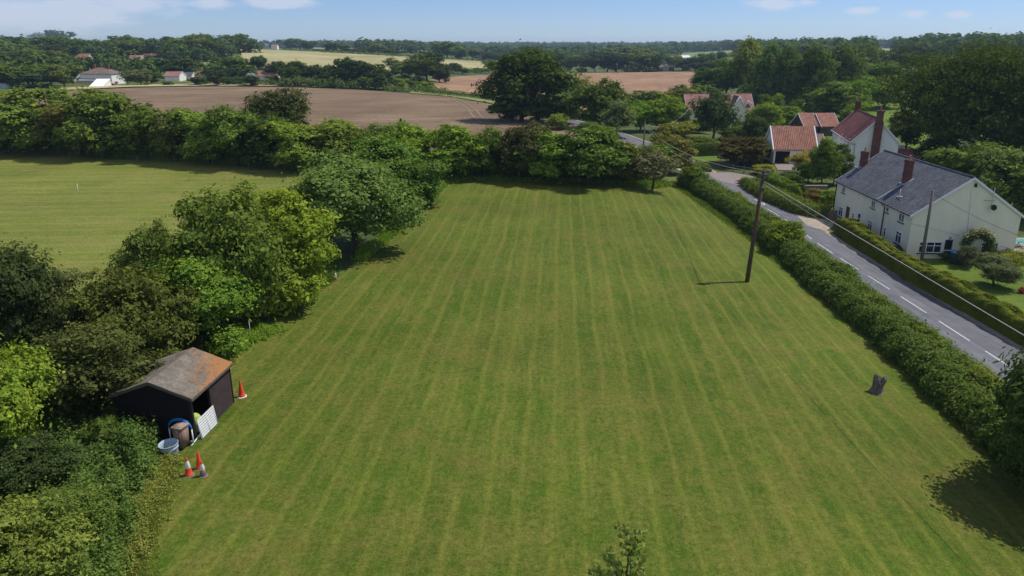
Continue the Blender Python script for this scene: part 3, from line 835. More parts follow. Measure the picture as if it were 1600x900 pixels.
# --- trees along the road bend and beyond
for nm, u, vb, vt, w, sh, c, lab in (
    ('roadside_bush', 925, 215, 190, 48, 'bush', MD, 'rounded bush hiding the lane between the dark and grey green trees'),
    ('roadside_bush', 872, 203, 178, 34, 'bush', BR, 'light bush in front of the lane beside the biggest dark oak'),
    ('roadside_bush', 948, 224, 196, 40, 'bush', OL, 'olive bush at the foot of the slim grey green tree'),
    ('roadside_bush', 1092, 208, 188, 30, 'bush', MD, 'green shrub left of the dark blue green garden tree'),
    ('roadside_bush', 1140, 226, 200, 34, 'bush', DK, 'dark shrub between the dark blue green tree and the garden hedge'),
    ('roadside_bush', 1090, 228, 212, 40, 'bush', OL, 'low olive shrub behind the clipped hedge by the garden lawn'),
    ('roadside_bush', 1186, 250, 216, 34, 'bush', MD, 'green shrub touching the left wall of the open garage'),
    ('roadside_bush', 1234, 292, 270, 30, 'bush', MD, 'round green bush in front of the golden tree by the garage'),
    ('roadside_bush', 800, 191, 158, 70, 'bush', DK, 'dark undergrowth at the foot of the biggest dark oak, left'),
    ('roadside_bush', 842, 193, 160, 60, 'bush', DK, 'dark undergrowth at the foot of the biggest dark oak, right'),
    ('oak_tree', 815, 190, 76, 118, 'bush', (0.026, 0.050, 0.014), 'biggest dark oak at the right end of the brown field'),
    ('roadside_tree', 868, 192, 110, 78, 'bush', (0.062, 0.092, 0.030), 'lighter tree leaning against the right side of the biggest dark oak'),
    ('roadside_tree', 905, 186, 112, 50, 'sparse', (0.105, 0.125, 0.045), 'thin sparse tree showing red soil through its crown'),
    ('roadside_tree', 936, 204, 124, 84, 'bush', (0.036, 0.076, 0.020), 'dark green tree left of the grey green roadside tree'),
    ('roadside_tree', 963, 216, 156, 58, 'tree', (0.075, 0.105, 0.045), 'slim grey green tree over the road bend'),
    ('roadside_tree', 1000, 206, 158, 50, 'bush', BR, 'bright green tree left of the thin pole by the road bend'),
    ('roadside_tree', 1033, 206, 150, 66, 'bush', BR, 'light green round tree right of the thin pole by the road bend'),
    ('roadside_tree', 1010, 185, 142, 64, 'bush', MD, 'green tree in front of the red soil field beyond the road bend'),
    ('roadside_tree', 1062, 182, 138, 54, 'bush', OL, 'olive tree left of the red roofed house with dormers'),
    ('broom_bush', 1045, 238, 191, 70, 'bush', (0.10, 0.115, 0.025), 'large olive broom bush right of the thin pole'),
    ('garden_conifer', 1114, 217, 141, 64, 'oak', (0.024, 0.060, 0.026), 'dark blue green garden tree hiding the front of the dormer house'),
    ('garden_bush', 1158, 258, 214, 72, 'bush', (0.048, 0.050, 0.020), 'dark brownish round bush at the end of the clipped garden hedge'),
    ('garden_bush', 1178, 228, 182, 40, 'bush', DK, 'dark green bush right of the patio of the dormer house'),
    ('garden_bush', 1152, 213, 196, 22, 'bush', BR, 'small light bush at the foot of the dark blue green tree'),
    ('garden_bush', 1192, 210, 160, 46, 'bush', BR, 'light green garden tree behind the open garage, left'),
    ('garden_bush', 1222, 200, 166, 52, 'bush', BR, 'light green garden tree directly behind the open garage'),
    ('garden_bush', 1062, 196, 164, 28, 'bush', MD, 'rounded shrub at the left end of the dormer house'),
    ('golden_shrub', 1074, 199, 190, 15, 'bush', (0.24, 0.22, 0.015), 'bright yellow flowering shrub left of the dormer house'),
    ('golden_shrub', 1192, 272, 257, 30, 'bush', (0.13, 0.15, 0.02), 'yellow green golden shrub behind the post and rail fence'),
    ('smoke_bush', 1252, 272, 236, 44, 'open', (0.16, 0.15, 0.04), 'small golden and russet tree in front of the open garage'),
    ('garden_tree', 1283, 292, 216, 44, 'bush', (0.060, 0.105, 0.022), 'green leafy tree between the open garage and the tall white house'),
    ('garden_tree', 1302, 288, 224, 38, 'bush', (0.040, 0.080, 0.020), 'dark leafy tree touching the front of the tall white house'),
    ('garden_bush', 1262, 286, 250, 38, 'bush', MD, 'rounded shrub behind the timber garden wall'),
    ('climbing_shrub', 1276, 316, 296, 36, 'bush', (0.11, 0.10, 0.035), 'reddish green climber in front of the timber garden wall'),
    ('climbing_shrub', 1294, 322, 297, 26, 'bush', BR, 'bright green shrub at the corner of the slate roofed cottage')):
    tree(nm, u, vb, vt, w, sh, c, lab, None, cat='bush' if ('bush' in nm or 'shrub' in nm) else 'tree')
# --- orchard and wooded hill on the right
for u, vb, vt, w, sh, c, lab in (
    (1170, 152, 61, 62, 'oak', (0.105, 0.135, 0.030), 'tall yellow green tree at the left end of the hillside wood'),
    (1108, 152, 106, 56, 'oak', DK, 'dark tree at the right edge of the red soil field'),
    (1135, 152, 92, 58, 'oak', (0.060, 0.10, 0.024), 'mid green tree behind the dormer house chimney side'),
    (1205, 160, 70, 66, 'oak', (0.055, 0.092, 0.026), 'tall green tree right of the yellow green one on the hillside'),
    (1228, 163, 72, 56, 'oak', (0.046, 0.085, 0.026), 'tall tree with pale trunk in the middle of the hillside wood'),
    (1262, 166, 72, 62, 'oak', (0.050, 0.078, 0.022), 'tall dark olive tree in the hillside wood above the tiled outbuilding'),
    (1303, 150, 71, 70, 'oak', (0.060, 0.088, 0.022), 'broad tall tree with lit right side in the hillside wood'),
    (1278, 178, 112, 40, 'oak', DK, 'dark hollow tree left of the orchard'),
    (1340, 126, 68, 56, 'oak', (0.058, 0.085, 0.026), 'tree at the right end of the hillside wood near the far tan field'),
    (1382, 112, 92, 60, 'oak', MD, 'tree below the far tan field on the hill'),
    (1425, 112, 70, 70, 'oak', DK, 'dark spreading tree right of the far tan field'),
    (1375, 140, 98, 60, 'bush', (0.065, 0.11, 0.024), 'green tree on the slope below the far tan field'),
    (1337, 138, 98, 56, 'bush', (0.085, 0.12, 0.026), 'light tree on the slope right of the tall hillside wood'),
    (1300, 188, 128, 74, 'bush', (0.070, 0.120, 0.030), 'large light green orchard tree above the tiled outbuilding'),
    (1341, 176, 120, 56, 'bush', (0.080, 0.135, 0.026), 'bright orchard tree right of the largest orchard tree'),
    (1380, 170, 118, 50, 'bush', (0.085, 0.150, 0.026), 'bright orchard tree beside the giant dark tree'),
    (1330, 196, 160, 44, 'bush', BR, 'low bright bush behind the tall white house roof'),
    (1268, 172, 148, 22, 'bush', (0.060, 0.040, 0.030), 'small purple leaved shrub left of the orchard'),
    (1244, 174, 155, 22, 'tree', MD, 'small round fruit tree on the garden grass'),
    (1228, 178, 164, 20, 'bush', (0.055, 0.045, 0.035), 'small dark purple bush on the garden grass'),
    (1210, 176, 146, 26, 'tree', BR, 'young light tree in the garden left of the orchard'),
    (1195, 180, 148, 28, 'tree', MD, 'young mid green tree at the left side of the garden grass')):
    tree('hillside_tree', u, vb, vt, w, sh, c, lab, 'trees on the hill behind the houses', lod='mid')
# --- giant dark trees behind the cottage
put_tree('giant_tree', W(1524, 262), 26.0, height_at(*W(1524, 262)[:2], 57) + 1.6, ('giant', 'oak', 0), (0.034, 0.062, 0.014), 'giant dark spreading tree behind the slate roofed cottage', None, rot=1.0)
_g = W(1640, 268)
put_tree('giant_tree', _g, 24, height_at(_g.x, _g.y, 82) - _g.z, ('giant', 'oak', 0), (0.034, 0.058, 0.014), 'dark tall tree cut by the right edge behind the giant tree', None, rot=2.0)
for u, vb, vt, w, c, lab in ((1500, 312, 232, 110, (0.060, 0.098, 0.026), 'lighter thicket tree behind the slate ridge, left'),
                             (1560, 330, 228, 110, (0.072, 0.110, 0.030), 'twiggy light tree behind the white gable'),
                             (1625, 350, 250, 110, (0.050, 0.085, 0.024), 'dark green tree past the right corner of the gable'),
                             (1415, 236, 172, 60, DK, 'dark tree filling the gap between the white house and the giant tree'), (1462, 262, 214, 60, DK, 'dark shrub behind the brick garden wall')):
    tree('backdrop_tree', u, vb, vt, w, 'bush', c, lab, 'trees close behind the cottage', lod='mid')
# --- dark copse across the brown field
def side(u, edges):
    for lim, txt in edges:
        if u < lim: return txt
    return edges[-1][1]
_used = {}
SIZES = {}
def uniq(text, alts):
    for a in [''] + alts:
        q = (a + ' ' + text).strip()
        if q not in _used:
            _used[q] = 1
            return q
    return text
ORD = list(range(400))
def copse_label(dark, u, vb, vt):
    place = side(u, ((385, 'below the pale field at the copse left end'), (415, 'behind the village bungalow end'), (450, 'at the left of the dark copse'), (480, 'in the left part of the dark copse'), (515, 'left of the copse centre'), (540, 'at the copse centre'),
                     (570, 'just right of the copse centre'), (600, 'under the tallest part of the copse'), (632, 'left of the pale roofed cottage copse end'), (652, 'beside the pale roofed distant cottage'), (680, 'at the tall right end of the copse'), (705, 'at the right tip of the copse'), (2000, 'beyond the copse tip')))
    size = 'tall' if vb - vt > 38 else ('medium' if vb - vt > 30 else 'low')
    return uniq(('%s dark rounded tree ' if dark else '%s lighter green tree ') % size + place, ['second', 'third', 'fourth'])
G3 = 'copse on the far side of the brown field'
k = 0
for u, vb, vt, w, c in ((450, 132, 99, 26, DK), (456, 135, 104, 26, DK), (362, 118, 88, 40, MD), (466, 133, 95, 30, DK), (488, 134, 100, 30, FD), (446, 133, 96, 20, DK), (508, 136, 102, 36, FD), (470, 134, 116, 20, OL),
                        (534, 137, 90, 40, DK), (560, 138, 94, 38, FD), (586, 139, 98, 36, DK), (605, 140, 106, 32, DK), (548, 138, 104, 34, FD), (520, 137, 106, 34, DK),
                        (634, 128, 90, 44, GR), (668, 128, 82, 50, DK), (655, 130, 92, 36, DK), (688, 130, 100, 30, DK), (600, 141, 119, 24, FD), (576, 140, 120, 26, MD),
                        (628, 142, 122, 24, BR), (648, 143, 126, 18, MD), (664, 144, 127, 22, BR), (709, 116, 98, 18, DK), (722, 116, 106, 20, GR), (696, 118, 108, 22, MD)):
    k += 1
    kth = ORD[k]
    tree('copse_tree', u, vb, vt, w * 1.12, 'oak', c, copse_label(c in (DK, FD), u, vb, vt),
         G3 + (', dark' if c in (DK, FD) else ', light'), lod='far')
# --- hedgerow trees between the pale crop and the valley
for u, vb, vt, w, c in ((455, 78, 60, 30, MD), (470, 78, 61, 34, MD), (482, 79, 64, 20, DK), (518, 82, 67, 24, DK), (535, 82, 69, 22, MD), (552, 83, 75, 18, DK), (575, 84, 76, 20, DK), (590, 85, 69, 22, GR),
                        (608, 86, 76, 20, DK), (622, 87, 80, 18, DK), (642, 84, 72, 14, DK), (700, 92, 65, 34, MD), (718, 94, 76, 22, DK), (738, 95, 75, 26, GR), (755, 96, 82, 20, DK), (772, 97, 82, 26, DK), (790, 98, 83, 24, DK),
                        (766, 110, 94, 18, GR), (750, 114, 106, 22, MD), (782, 114, 100, 20, DK)):
    tree('field_hedgerow_tree', u, vb, vt, w * 1.15, 'oak', c, uniq('%s tree %s' % ('wide' if w > 24 else ('round' if w > 19 else 'small'), side(u, ((475, 'right of the skyline farm'), (500, 'second clump right of the skyline farm'), (530, 'at the left start of the field hedge above the pale crop'), (560, 'left of centre on the hedge above the pale crop'), (600, 'at the centre of the hedge above the pale crop'), (660, 'right of centre on the hedge above the pale crop'), (725, 'in the big clump at the crop hedge right end'), (760, 'right of the big clump above the pale crop' if vb < 100 else 'at the lower right tip of the pale crop'), (2000, 'left of the biggest dark oak crown' if vb < 100 else 'by the field corner left of the biggest dark oak')))), ['second', 'third', 'fourth']), 'trees along the pale crop field' + ('' if vb < 100 else ', lower end'), lod='far')
# --- woods of the valley in the centre and right distance
rv = random.Random(11)
G4 = 'valley trees beyond the red soil field'
for u, vb, vt, w, c in ((846, 112, 84, 26, MD), (868, 112, 82, 30, DK), (890, 112, 86, 30, MD), (910, 113, 88, 30, DK), (930, 113, 84, 22, FD), (948, 113, 80, 36, FD), (962, 113, 84, 40, FD), (986, 113, 82, 44, GR), (1008, 113, 84, 36, DK),
                        (1000, 110, 76, 36, GR), (975, 108, 72, 40, GR), (1052, 110, 86, 26, MD), (1078, 110, 92, 30, DK), (1066, 110, 96, 26, DK), (1095, 110, 88, 30, DK), (1105, 104, 82, 24, MD), (1126, 100, 80, 16, DK),
                        (1000, 113, 103, 12, BR), (928, 100, 71, 7, FD), (955, 92, 70, 18, FD), (971, 92, 70, 12, FD), (1022, 112, 90, 24, DK), (1085, 112, 98, 28, FD), (1110, 112, 96, 24, DK)):
    tree('valley_tree', u, vb, vt, w * 1.12, 'conifer' if w < 9 else 'oak', c, 'slim dark poplar standing above the valley trees' if w < 9 else uniq('%s tree %s' % ('dark' if c in (DK, FD) else ('grey green' if c == GR else 'mid green'), side(u, ((880, 'behind the lighter tree beside the biggest oak'), (920, 'at the left of the belt beyond the red soil field'), (958, 'left of the pale distant pole'), (990, 'right of the pale distant pole'), (1015, 'at the middle of the belt beyond the red soil field'), (1060, 'around the red roofed distant cottage'), (1085, 'below the white roofed barn'), (1115, 'right of the white roofed barn'), (2000, 'at the right end of the belt by the hillside wood')))), ['broad', 'second', 'third', 'fourth', 'fifth']), None if w < 9 else G4, lod='far')
# --- village hillside on the left
VILL = [(158, 84, 54, 10), (120, 100, 116, 84)]
G5 = 'trees of the wooded village hillside'
CLEAR = [(120, 103, 180, 137, 132), (252, 110, 303, 129, 126), (299, 103, 331, 121, 124), (380, 110, 440, 123, 126), (113, 83, 140, 94, 93), (199, 86, 222, 96, 94), (222, 83, 250, 91, 90), (617, 104, 631, 112, 112), (1020, 98, 1056, 112, 111), (1058, 85, 1084, 94, 93),
         (410, 67, 445, 78, 77), (1075, 147, 1176, 190, 190), (1250, 172, 1320, 200, 200)]
def blocks(u, w, vt, vb):
    for (a, b, c, d, hb_) in CLEAR:
        if vb > hb_ - 1 and u + w / 2 > a and u - w / 2 < c and vt < d - 2 and vb > b: return True
    return False
rows = []
for (u0, u1, vbase, hpx, n) in ((-40, 330, 82, 24, 15), (-30, 120, 92, 26, 6), (170, 400, 93, 26, 11), (0, 250, 106, 28, 11), (-40, 110, 136, 36, 7), (180, 300, 120, 26, 6)):
    for i in range(n):
        rows.append((u0 + (u1 - u0) * (i + rv.uniform(0.2, 0.8)) / n, vbase + rv.uniform(-2.5, 2.5), hpx * rv.uniform(0.8, 1.2)))
for u, vb, h in rows:
    # keep clear of the houses and the open fields
    if 120 < u < 178 and vb > 112: continue
    if 340 < u and vb > 90: continue
    if blocks(u, h * 1.5, vb - h, vb): continue
    c = rv.choice((DK, DK, FD, MD, MD, OL, (0.045, 0.085, 0.024)))
    tree('hillside_village_tree', u, vb, vb - h, h * rv.uniform(1.25, 1.7), 'oak', c, uniq('%s tree %s, %s' % ('olive' if c == OL else ('dark' if c in (DK, FD) else 'green'), side(u, ((0, 'at the left edge'), (50, 'near the left edge'), (90, 'under the tallest skyline tree'), (130, 'right of the tallest skyline tree'), (175, 'above the big hip roofed house'), (215, 'around the pale upper house'), (255, 'around the twin dark sheds'), (300, 'above the dry slope'), (2000, 'at the hill end by the pale field'))), side(vb, ((84, 'on the skyline'), (98, 'on the upper hillside'), (112, 'on the mid hillside'), (2000, 'at the foot of the village hillside')))), ['second', 'third', 'fourth', 'fifth']), G5, lod='far')
for u, vb, vt, w, c, sh, lab in (
    (93, 76, 47, 36, DK, 'oak', 'tallest dark tree breaking the left skyline'),
    (62, 74, 50, 28, (0.10, 0.115, 0.055), 'sparse', 'pale thin tree left of the tallest dark skyline tree'),
    (310, 76, 52, 18, MD, 'oak', 'small tree rising above the left skyline before the pale field'),
    (375, 78, 53, 44, MD, 'oak', 'light domed tree at the right end of the left skyline'),
    (195, 108, 78, 22, (0.026, 0.030, 0.018), 'conifer', 'dark brownish conifer beside the pale roofed upper house'),
    (102, 138, 100, 48, (0.070, 0.105, 0.030), 'oak', 'lit round tree left of the big thatched coloured house'),
    (45, 137, 110, 62, (0.040, 0.066, 0.026), 'oak', 'wide low dark tree at the far left edge of the brown field'),
    (200, 134, 106, 28, (0.065, 0.09, 0.045), 'sparse', 'silvery willow right of the white boarded lean-to'),
    (222, 134, 108, 30, GR, 'bush', 'grey green garden tree between the two groups of village houses'),
    (236, 133, 116, 24, DK, 'bush', 'dark hedge tree left of the white gabled village house'),
    (284, 114, 97, 24, FD, 'oak', 'dark round tree on the dry slope left of the pyramid roof'),
    (340, 114, 90, 22, DK, 'oak', 'dark tree right of the pyramid roofed village house'),
    (358, 114, 88, 24, DK, 'oak', 'second dark tree right of the pyramid roofed village house'),
    (376, 114, 97, 22, DK, 'oak', 'dark tree left of the tallest one on the dry slope'),
    (400, 118, 87, 32, DK, 'oak', 'tall dark tree above the long pink roofed bungalow'),
    (434, 124, 96, 28, FD, 'oak', 'dark tree right of the long pink roofed bungalow'),
    (263, 134, 127, 18, MD, 'bush', 'garden shrub in front of the white gabled village house'),
    (304, 134, 120, 24, DK, 'bush', 'dark garden tree in front of the pyramid roofed village house'),
    (337, 135, 109, 24, FD, 'oak', 'narrow dark tree at the edge of the brown field below the dry slope'),
    (318, 133, 121, 22, MD, 'bush', 'green shrub left of the narrow dark tree by the field edge'),
    (357, 133, 120, 24, DK, 'bush', 'dark garden hedge tree left of the long bungalow'),
    (374, 133, 120, 20, MD, 'bush', 'garden tree in the hedge left of the twin white gables'),
    (393, 135, 118, 28, FD, 'oak', 'dark tree at the field edge in front of the twin white gables'),
    (428, 133, 117, 20, MD, 'bush', 'green tree hiding the right half of the long bungalow'),
    (450, 134, 114, 20, DK, 'bush', 'dark tree between the long bungalow and the copse'),
    (218, 86, 60, 24, MD, 'oak', 'lighter green tree above the two small red roofed sheds'),
    (20, 128, 104, 40, MD, 'oak', 'mid green tree above the polytunnel at the left edge')):
    tree('village_tree', u, vb, vt, w, sh, c, lab, None, lod='far')

# --- distant woods that read as one mass
def wood(name, spec, color, label, seed, leaf=2.2, per=90, kind='stuff'):
    """spec: list of (u0,u1,v_base0,v_base1,height_m,count)"""
    rng = np.random.default_rng(seed)
    Vs = []
    for (u0, u1, va, vb_, hm, cnt) in spec:
        for i in range(cnt):
            t = (i + rng.random()) / cnt
            uu_ = u0 + (u1 - u0) * t; vv_ = va + (vb_ - va) * t + rng.normal() * 0.35
            p = W(uu_, vv_)
            D = math.hypot(p.x, p.y)
            h = hm * rng.uniform(0.7, 1.25); R = h * rng.uniform(0.42, 0.62)
            if blocks(uu_, R * 2 * F / D, vv_ - h * F / D, vv_): continue
            q = unit(rng, per); q[:, 2] = np.abs(q[:, 2]) * 1.0
            lob = q * (1 + 0.16 * np.sin(q[:, :1] * 7 + i) * np.cos(q[:, 1:2] * 6))
            P = lob * np.array([R, R, h * 0.62]) * rng.uniform(0.85, 1.05, (per, 1)) + np.array([p.x, p.y, p.z + h * 0.38])
            skirt = rng.random(per) < 0.25
            P[skirt, 2] = p.z + rng.random(skirt.sum()) * h * 0.5
            Vs.append(leaf_quads(P, q + np.array([0, 0, 0.3]) + rng.normal(size=(per, 3)) * 0.3, leaf * h / 12 * rng.uniform(0.7, 1.4, per) * 1.5, rng, 0.9))
    V = np.concatenate(Vs)
    me = np_mesh(name, V, np.arange(len(V)).reshape(-1, 4))
    o = link(name, me, LEAF); o.color = (max(color[0], color[1] * 0.6) * 2.0, color[1] * 1.85, color[2] * 1.5, 1)
    return tag(o, label, 'woodland', None, kind)
wood('skyline_woodland', [(-60, 500, 74.5, 74.5, 15, 130), (380, 620, 75.5, 76, 17, 70), (500, 820, 76.5, 77, 17, 110), (800, 1060, 76.5, 76.5, 17, 100), (1040, 1400, 75.5, 74.5, 18, 150), (1380, 1700, 74.5, 75, 18, 110),
                          (560, 830, 73.5, 73.5, 19, 160), (800, 1100, 73.8, 73.5, 19, 170), (1100, 1700, 73, 73, 18, 200)], (0.040, 0.070, 0.026), 'dark blue green band of distant woodland along the whole skyline', 3, 2.8, 60)
wood('valley_woodland', [(560, 820, 82, 84, 13, 60), (680, 820, 86, 90, 13, 40), (560, 800, 79, 80, 14, 70), (820, 1050, 84, 82, 14, 80), (820, 1060, 91, 88, 14, 70), (830, 960, 98, 97, 12, 40), (1040, 1180, 79, 79, 16, 60), (1030, 1160, 82, 79, 15, 50), (940, 1040, 100, 98, 14, 40)],
     (0.044, 0.074, 0.026), 'hazy belt of woods filling the valley behind the red soil field', 4, 2.4, 70)
wood('ridge_woodland', [(1150, 1360, 80, 80, 15, 70), (1150, 1350, 86, 88, 14, 60), (1160, 1360, 96, 96, 13, 50), (1400, 1700, 80, 80, 16, 80), (1400, 1700, 88, 88, 14, 60), (1340, 1420, 96, 96, 5, 22), (1150, 1400, 108, 112, 10, 50), (1320, 1440, 122, 124, 4, 26), (1350, 1420, 90.5, 90.5, 3, 14)],
     (0.046, 0.080, 0.024), 'wooded ridge filling the right distance under the skyline', 6, 1.9, 110)
wood('village_woodland', [(-60, 130, 86, 88, 12, 26), (-60, 60, 98, 100, 10, 16), (60, 360, 87, 89, 12, 50), (130, 330, 99, 98, 11, 34), (40, 250, 112, 116, 9, 40), (-60, 120, 124, 128, 9, 34), (180, 250, 124, 126, 8, 16), (300, 400, 122, 124, 6, 26), (340, 400, 82, 84, 10, 12)],
     (0.042, 0.074, 0.024), 'tangle of trees and hedges filling the gaps on the village hillside', 8, 1.7, 130)
wood('field_edge_scrub', [(440, 610, 136.2, 141.5, 4, 50), (330, 440, 133, 134.5, 3, 24), (440, 760, 80, 96, 3.5, 60), (500, 790, 83, 99, 4, 50), (690, 800, 114, 116, 4, 30), (660, 770, 146, 156, 2.2, 40), (1030, 1150, 94.5, 89, 5, 30), (600, 700, 143, 147, 2.5, 24)], (0.060, 0.095, 0.028), 'low scrub and hedge lines along the field edges in the middle distance', 9, 1.4, 60)
wood('garden_scrub', [(1095, 1200, 205, 200, 2.5, 18), (1180, 1240, 190, 186, 2.2, 14), (1240, 1300, 178, 176, 2.0, 12), (1300, 1400, 150, 148, 5, 24), (1160, 1300, 158, 160, 5, 26), (1060, 1110, 160, 158, 5, 12), (970, 1080, 172, 170, 4, 24), (880, 960, 186, 190, 2.5, 12)],
     (0.062, 0.105, 0.026), 'tangled shrubs filling the gaps between gardens and hillside', 12, 1.6, 220)

# ------------------------------------------------------------------ hedges
def hedge(name, path, wdt, hgt, leaf, n, color, label, seed, clipped=False, wob=0.25, shift=0.0, cat='hedge', mat_=None, extra=None):
    """leafy wall following path: solid twiggy core with leaf sprays over it, one object"""
    rng = np.random.default_rng(seed)
    path = smooth_path(path, 14)
    pts = np.array([(p.x, p.y) for p in path]); seg = np.linalg.norm(np.diff(pts, axis=0), axis=1)
    S = np.concatenate([[0], np.cumsum(seg)]); Lt = S[-1]
    T = np.gradient(pts, axis=0); T /= np.linalg.norm(T, axis=1, keepdims=True)
    Rr = np.stack([T[:, 1], -T[:, 0]], 1)
    ph = rng.random(8) * 6.28
    def wave(s, k):
        return np.sin(s * 0.9 + ph[k]) * 0.45 + np.sin(s * 2.3 + ph[k + 1]) * 0.3 + np.sin(s * 0.31 + ph[k + 2]) * 0.45
    def section(s, a):
        """a in 0..pi from left foot over the top to right foot"""
        e = 0.38 if clipped else 0.62
        cx = -np.sign(np.cos(a)) * np.abs(np.cos(a)) ** e
        cz = np.abs(np.sin(a)) ** e
        hw = wdt / 2 * (1 + wob * wave(s, 0)); hh = hgt * (1 + wob * 0.75 * wave(s, 3))
        bulge = 1 + wob * 0.35 * np.sin(s * 3.1 + a * 3) * np.sin(a * 2 + s)
        return cx * hw * bulge, cz * hh * bulge
    def place(s, lat, z):
        x = np.interp(s, S, pts[:, 0]); y = np.interp(s, S, pts[:, 1])
        rx = np.interp(s, S, Rr[:, 0]); ry = np.interp(s, S, Rr[:, 1])
        X = x + rx * (lat + shift); Y = y + ry * (lat + shift)
        return np.stack([X, Y, TZ(X, Y) + z], -1)
    ns = int(Lt / 0.5) + 2; na = 13
    ss = np.linspace(0, Lt, ns); aa = np.linspace(0, math.pi, na)
    SS, AA = np.meshgrid(ss, aa, indexing='ij')
    lat, z = section(SS, AA)
    tap = np.clip(np.minimum(SS, Lt - SS) / 0.8, 0.15, 1) ** 0.5
    core = place(SS, lat * 0.86 * tap, z * 0.92 * tap - 0.05).reshape(-1, 3)
    i = np.arange(ns - 1)[:, None]; j = np.arange(na - 1)[None, :]
    Qc = np.stack([i * na + j, i * na + j + 1, (i + 1) * na + j + 1, (i + 1) * na + j], -1).reshape(-1, 4)
    s = rng.random(n) * Lt; a = np.arccos(1 - 2 * rng.random(n)) if not clipped else rng.random(n) * math.pi
    if not clipped:
        a = np.where(rng.random(n) < 0.5, a, rng.random(n) * math.pi)
    lat, z = section(s, a)
    tp = np.clip(np.minimum(s, Lt - s) / 0.8, 0.15, 1) ** 0.5
    lat *= tp; z = z * tp
    jit = leaf * (0.4 if clipped else 1.5)
    P = place(s, lat, z)
    rx = np.interp(s, S, Rr[:, 0]); ry = np.interp(s, S, Rr[:, 1])
    nl, nz = -np.cos(a), np.sin(a)
    Nn = np.stack([rx * nl, ry * nl, nz], -1)
    clump = (np.sin(s * 5.1 + a * 4 + ph[0]) + np.sin(s * 9.7 - a * 7 + ph[1]) + np.sin(s * 2.1 + a * 11)) / 3
    P += Nn * (jit * (rng.normal(size=n) * 0.7 + clump * 0.9))[:, None] + rng.normal(size=(n, 3)) * leaf * 0.3
    if not clipped:       # shoots standing above the hedge
        sh = (rng.random(n) < 0.06) & (a > 0.6) & (a < 2.5)
        P[sh, 2] += rng.random(sh.sum()) ** 2 * hgt * 0.35
    Nn = Nn + rng.normal(size=(n, 3)) * (0.35 if clipped else 0.5) + np.array([0, 0, 0.25])
    V = leaf_quads(P, Nn, leaf * rng.uniform(0.6, 1.4, n), rng)
    Vall = np.concatenate([core, V]); Q = np.concatenate([Qc, np.arange(len(V)).reshape(-1, 4) + len(core)])
    me = np_mesh(name, Vall, Q)
    o = link(name, me, LEAF); o.color = (max(color[0], color[1] * 0.6) * 2.0, color[1] * 1.85, color[2] * 1.5, 1)
    return tag(o, label, cat)
HL = [_w(1056, 286), _w(1100, 311), _w(1160, 354), _w(1225, 410), _w(1305, 482), _w(1378, 545), _w(1442, 603), _w(1502, 662), _w(1556, 712), _w(1610, 765), _w(1690, 850)]
last = HL[-1]; HL.append((last[0] - 0.3, last[1] - 8))
hedge('field_hedge', HL, 3.6, 1.7, 0.17, 260000, (0.066, 0.100, 0.026), 'long shaggy hedge between the mown lawn and the road', 21, wob=0.18, shift=-1.6)
_p = W(1134, 322); put_tree('hedge_shrub', Vector((_p.x + 1.2, _p.y, tz(_p.x + 1.2, _p.y) - 0.2)), px2m(_p, 30) * 1.25, 2.30, ('near', 'bush', 0), (0.095, 0.120, 0.030), 'pale olive hawthorn shoots in the far part of the long shaggy hedge', 'shrubs grown through the shaggy hedge', cat='bush')
_p = W(1194, 368); put_tree('hedge_shrub', Vector((_p.x + 1.2, _p.y, tz(_p.x + 1.2, _p.y) - 0.2)), px2m(_p, 34) * 1.25, 2.42, ('near', 'bush', 1), (0.060, 0.105, 0.022), 'rounded green shrub in the hedge left of the brown pole', 'shrubs grown through the shaggy hedge', cat='bush')
_p = W(1282, 444); put_tree('hedge_shrub', Vector((_p.x + 1.2, _p.y, tz(_p.x + 1.2, _p.y) - 0.2)), px2m(_p, 46) * 1.25, 2.54, ('near', 'bush', 2), (0.050, 0.082, 0.022), 'dark blackthorn bush swelling out of the hedge right of the brown pole', 'shrubs grown through the shaggy hedge', cat='bush')
_p = W(1344, 499); put_tree('hedge_shrub', Vector((_p.x + 1.2, _p.y, tz(_p.x + 1.2, _p.y) - 0.2)), px2m(_p, 50) * 1.25, 2.30, ('near', 'bush', 0), (0.090, 0.115, 0.028), 'olive brown hawthorn bush in the middle of the long shaggy hedge', 'shrubs grown through the shaggy hedge', cat='bush')
_p = W(1414, 562); put_tree('hedge_shrub', Vector((_p.x + 1.2, _p.y, tz(_p.x + 1.2, _p.y) - 0.2)), px2m(_p, 60) * 1.25, 2.42, ('near', 'bush', 1), (0.055, 0.100, 0.022), 'green bramble mound in the hedge left of the stump level', 'shrubs grown through the shaggy hedge', cat='bush')
_p = W(1484, 626); put_tree('hedge_shrub', Vector((_p.x + 1.2, _p.y, tz(_p.x + 1.2, _p.y) - 0.2)), px2m(_p, 70) * 1.25, 2.54, ('near', 'bush', 2), (0.085, 0.125, 0.026), 'light green elder growth in the near part of the long shaggy hedge', 'shrubs grown through the shaggy hedge', cat='bush')
_p = W(1549, 689); put_tree('hedge_shrub', Vector((_p.x + 1.2, _p.y, tz(_p.x + 1.2, _p.y) - 0.2)), px2m(_p, 80) * 1.25, 2.30, ('near', 'bush', 0), (0.050, 0.078, 0.022), 'dark thorn growth in the near part of the long shaggy hedge', 'shrubs grown through the shaggy hedge', cat='bush')
tree('hedge_shrub', 1225, 398, 345, 50, 'bush', (0.088, 0.135, 0.022), 'bright yellow green shrub growing out of the long shaggy hedge by the brown pole', None, cat='bush')
tree('hedge_shrub', 1078, 296, 258, 40, 'bush', (0.085, 0.12, 0.026), 'pale green shrub at the far end of the long shaggy hedge', None, cat='bush')
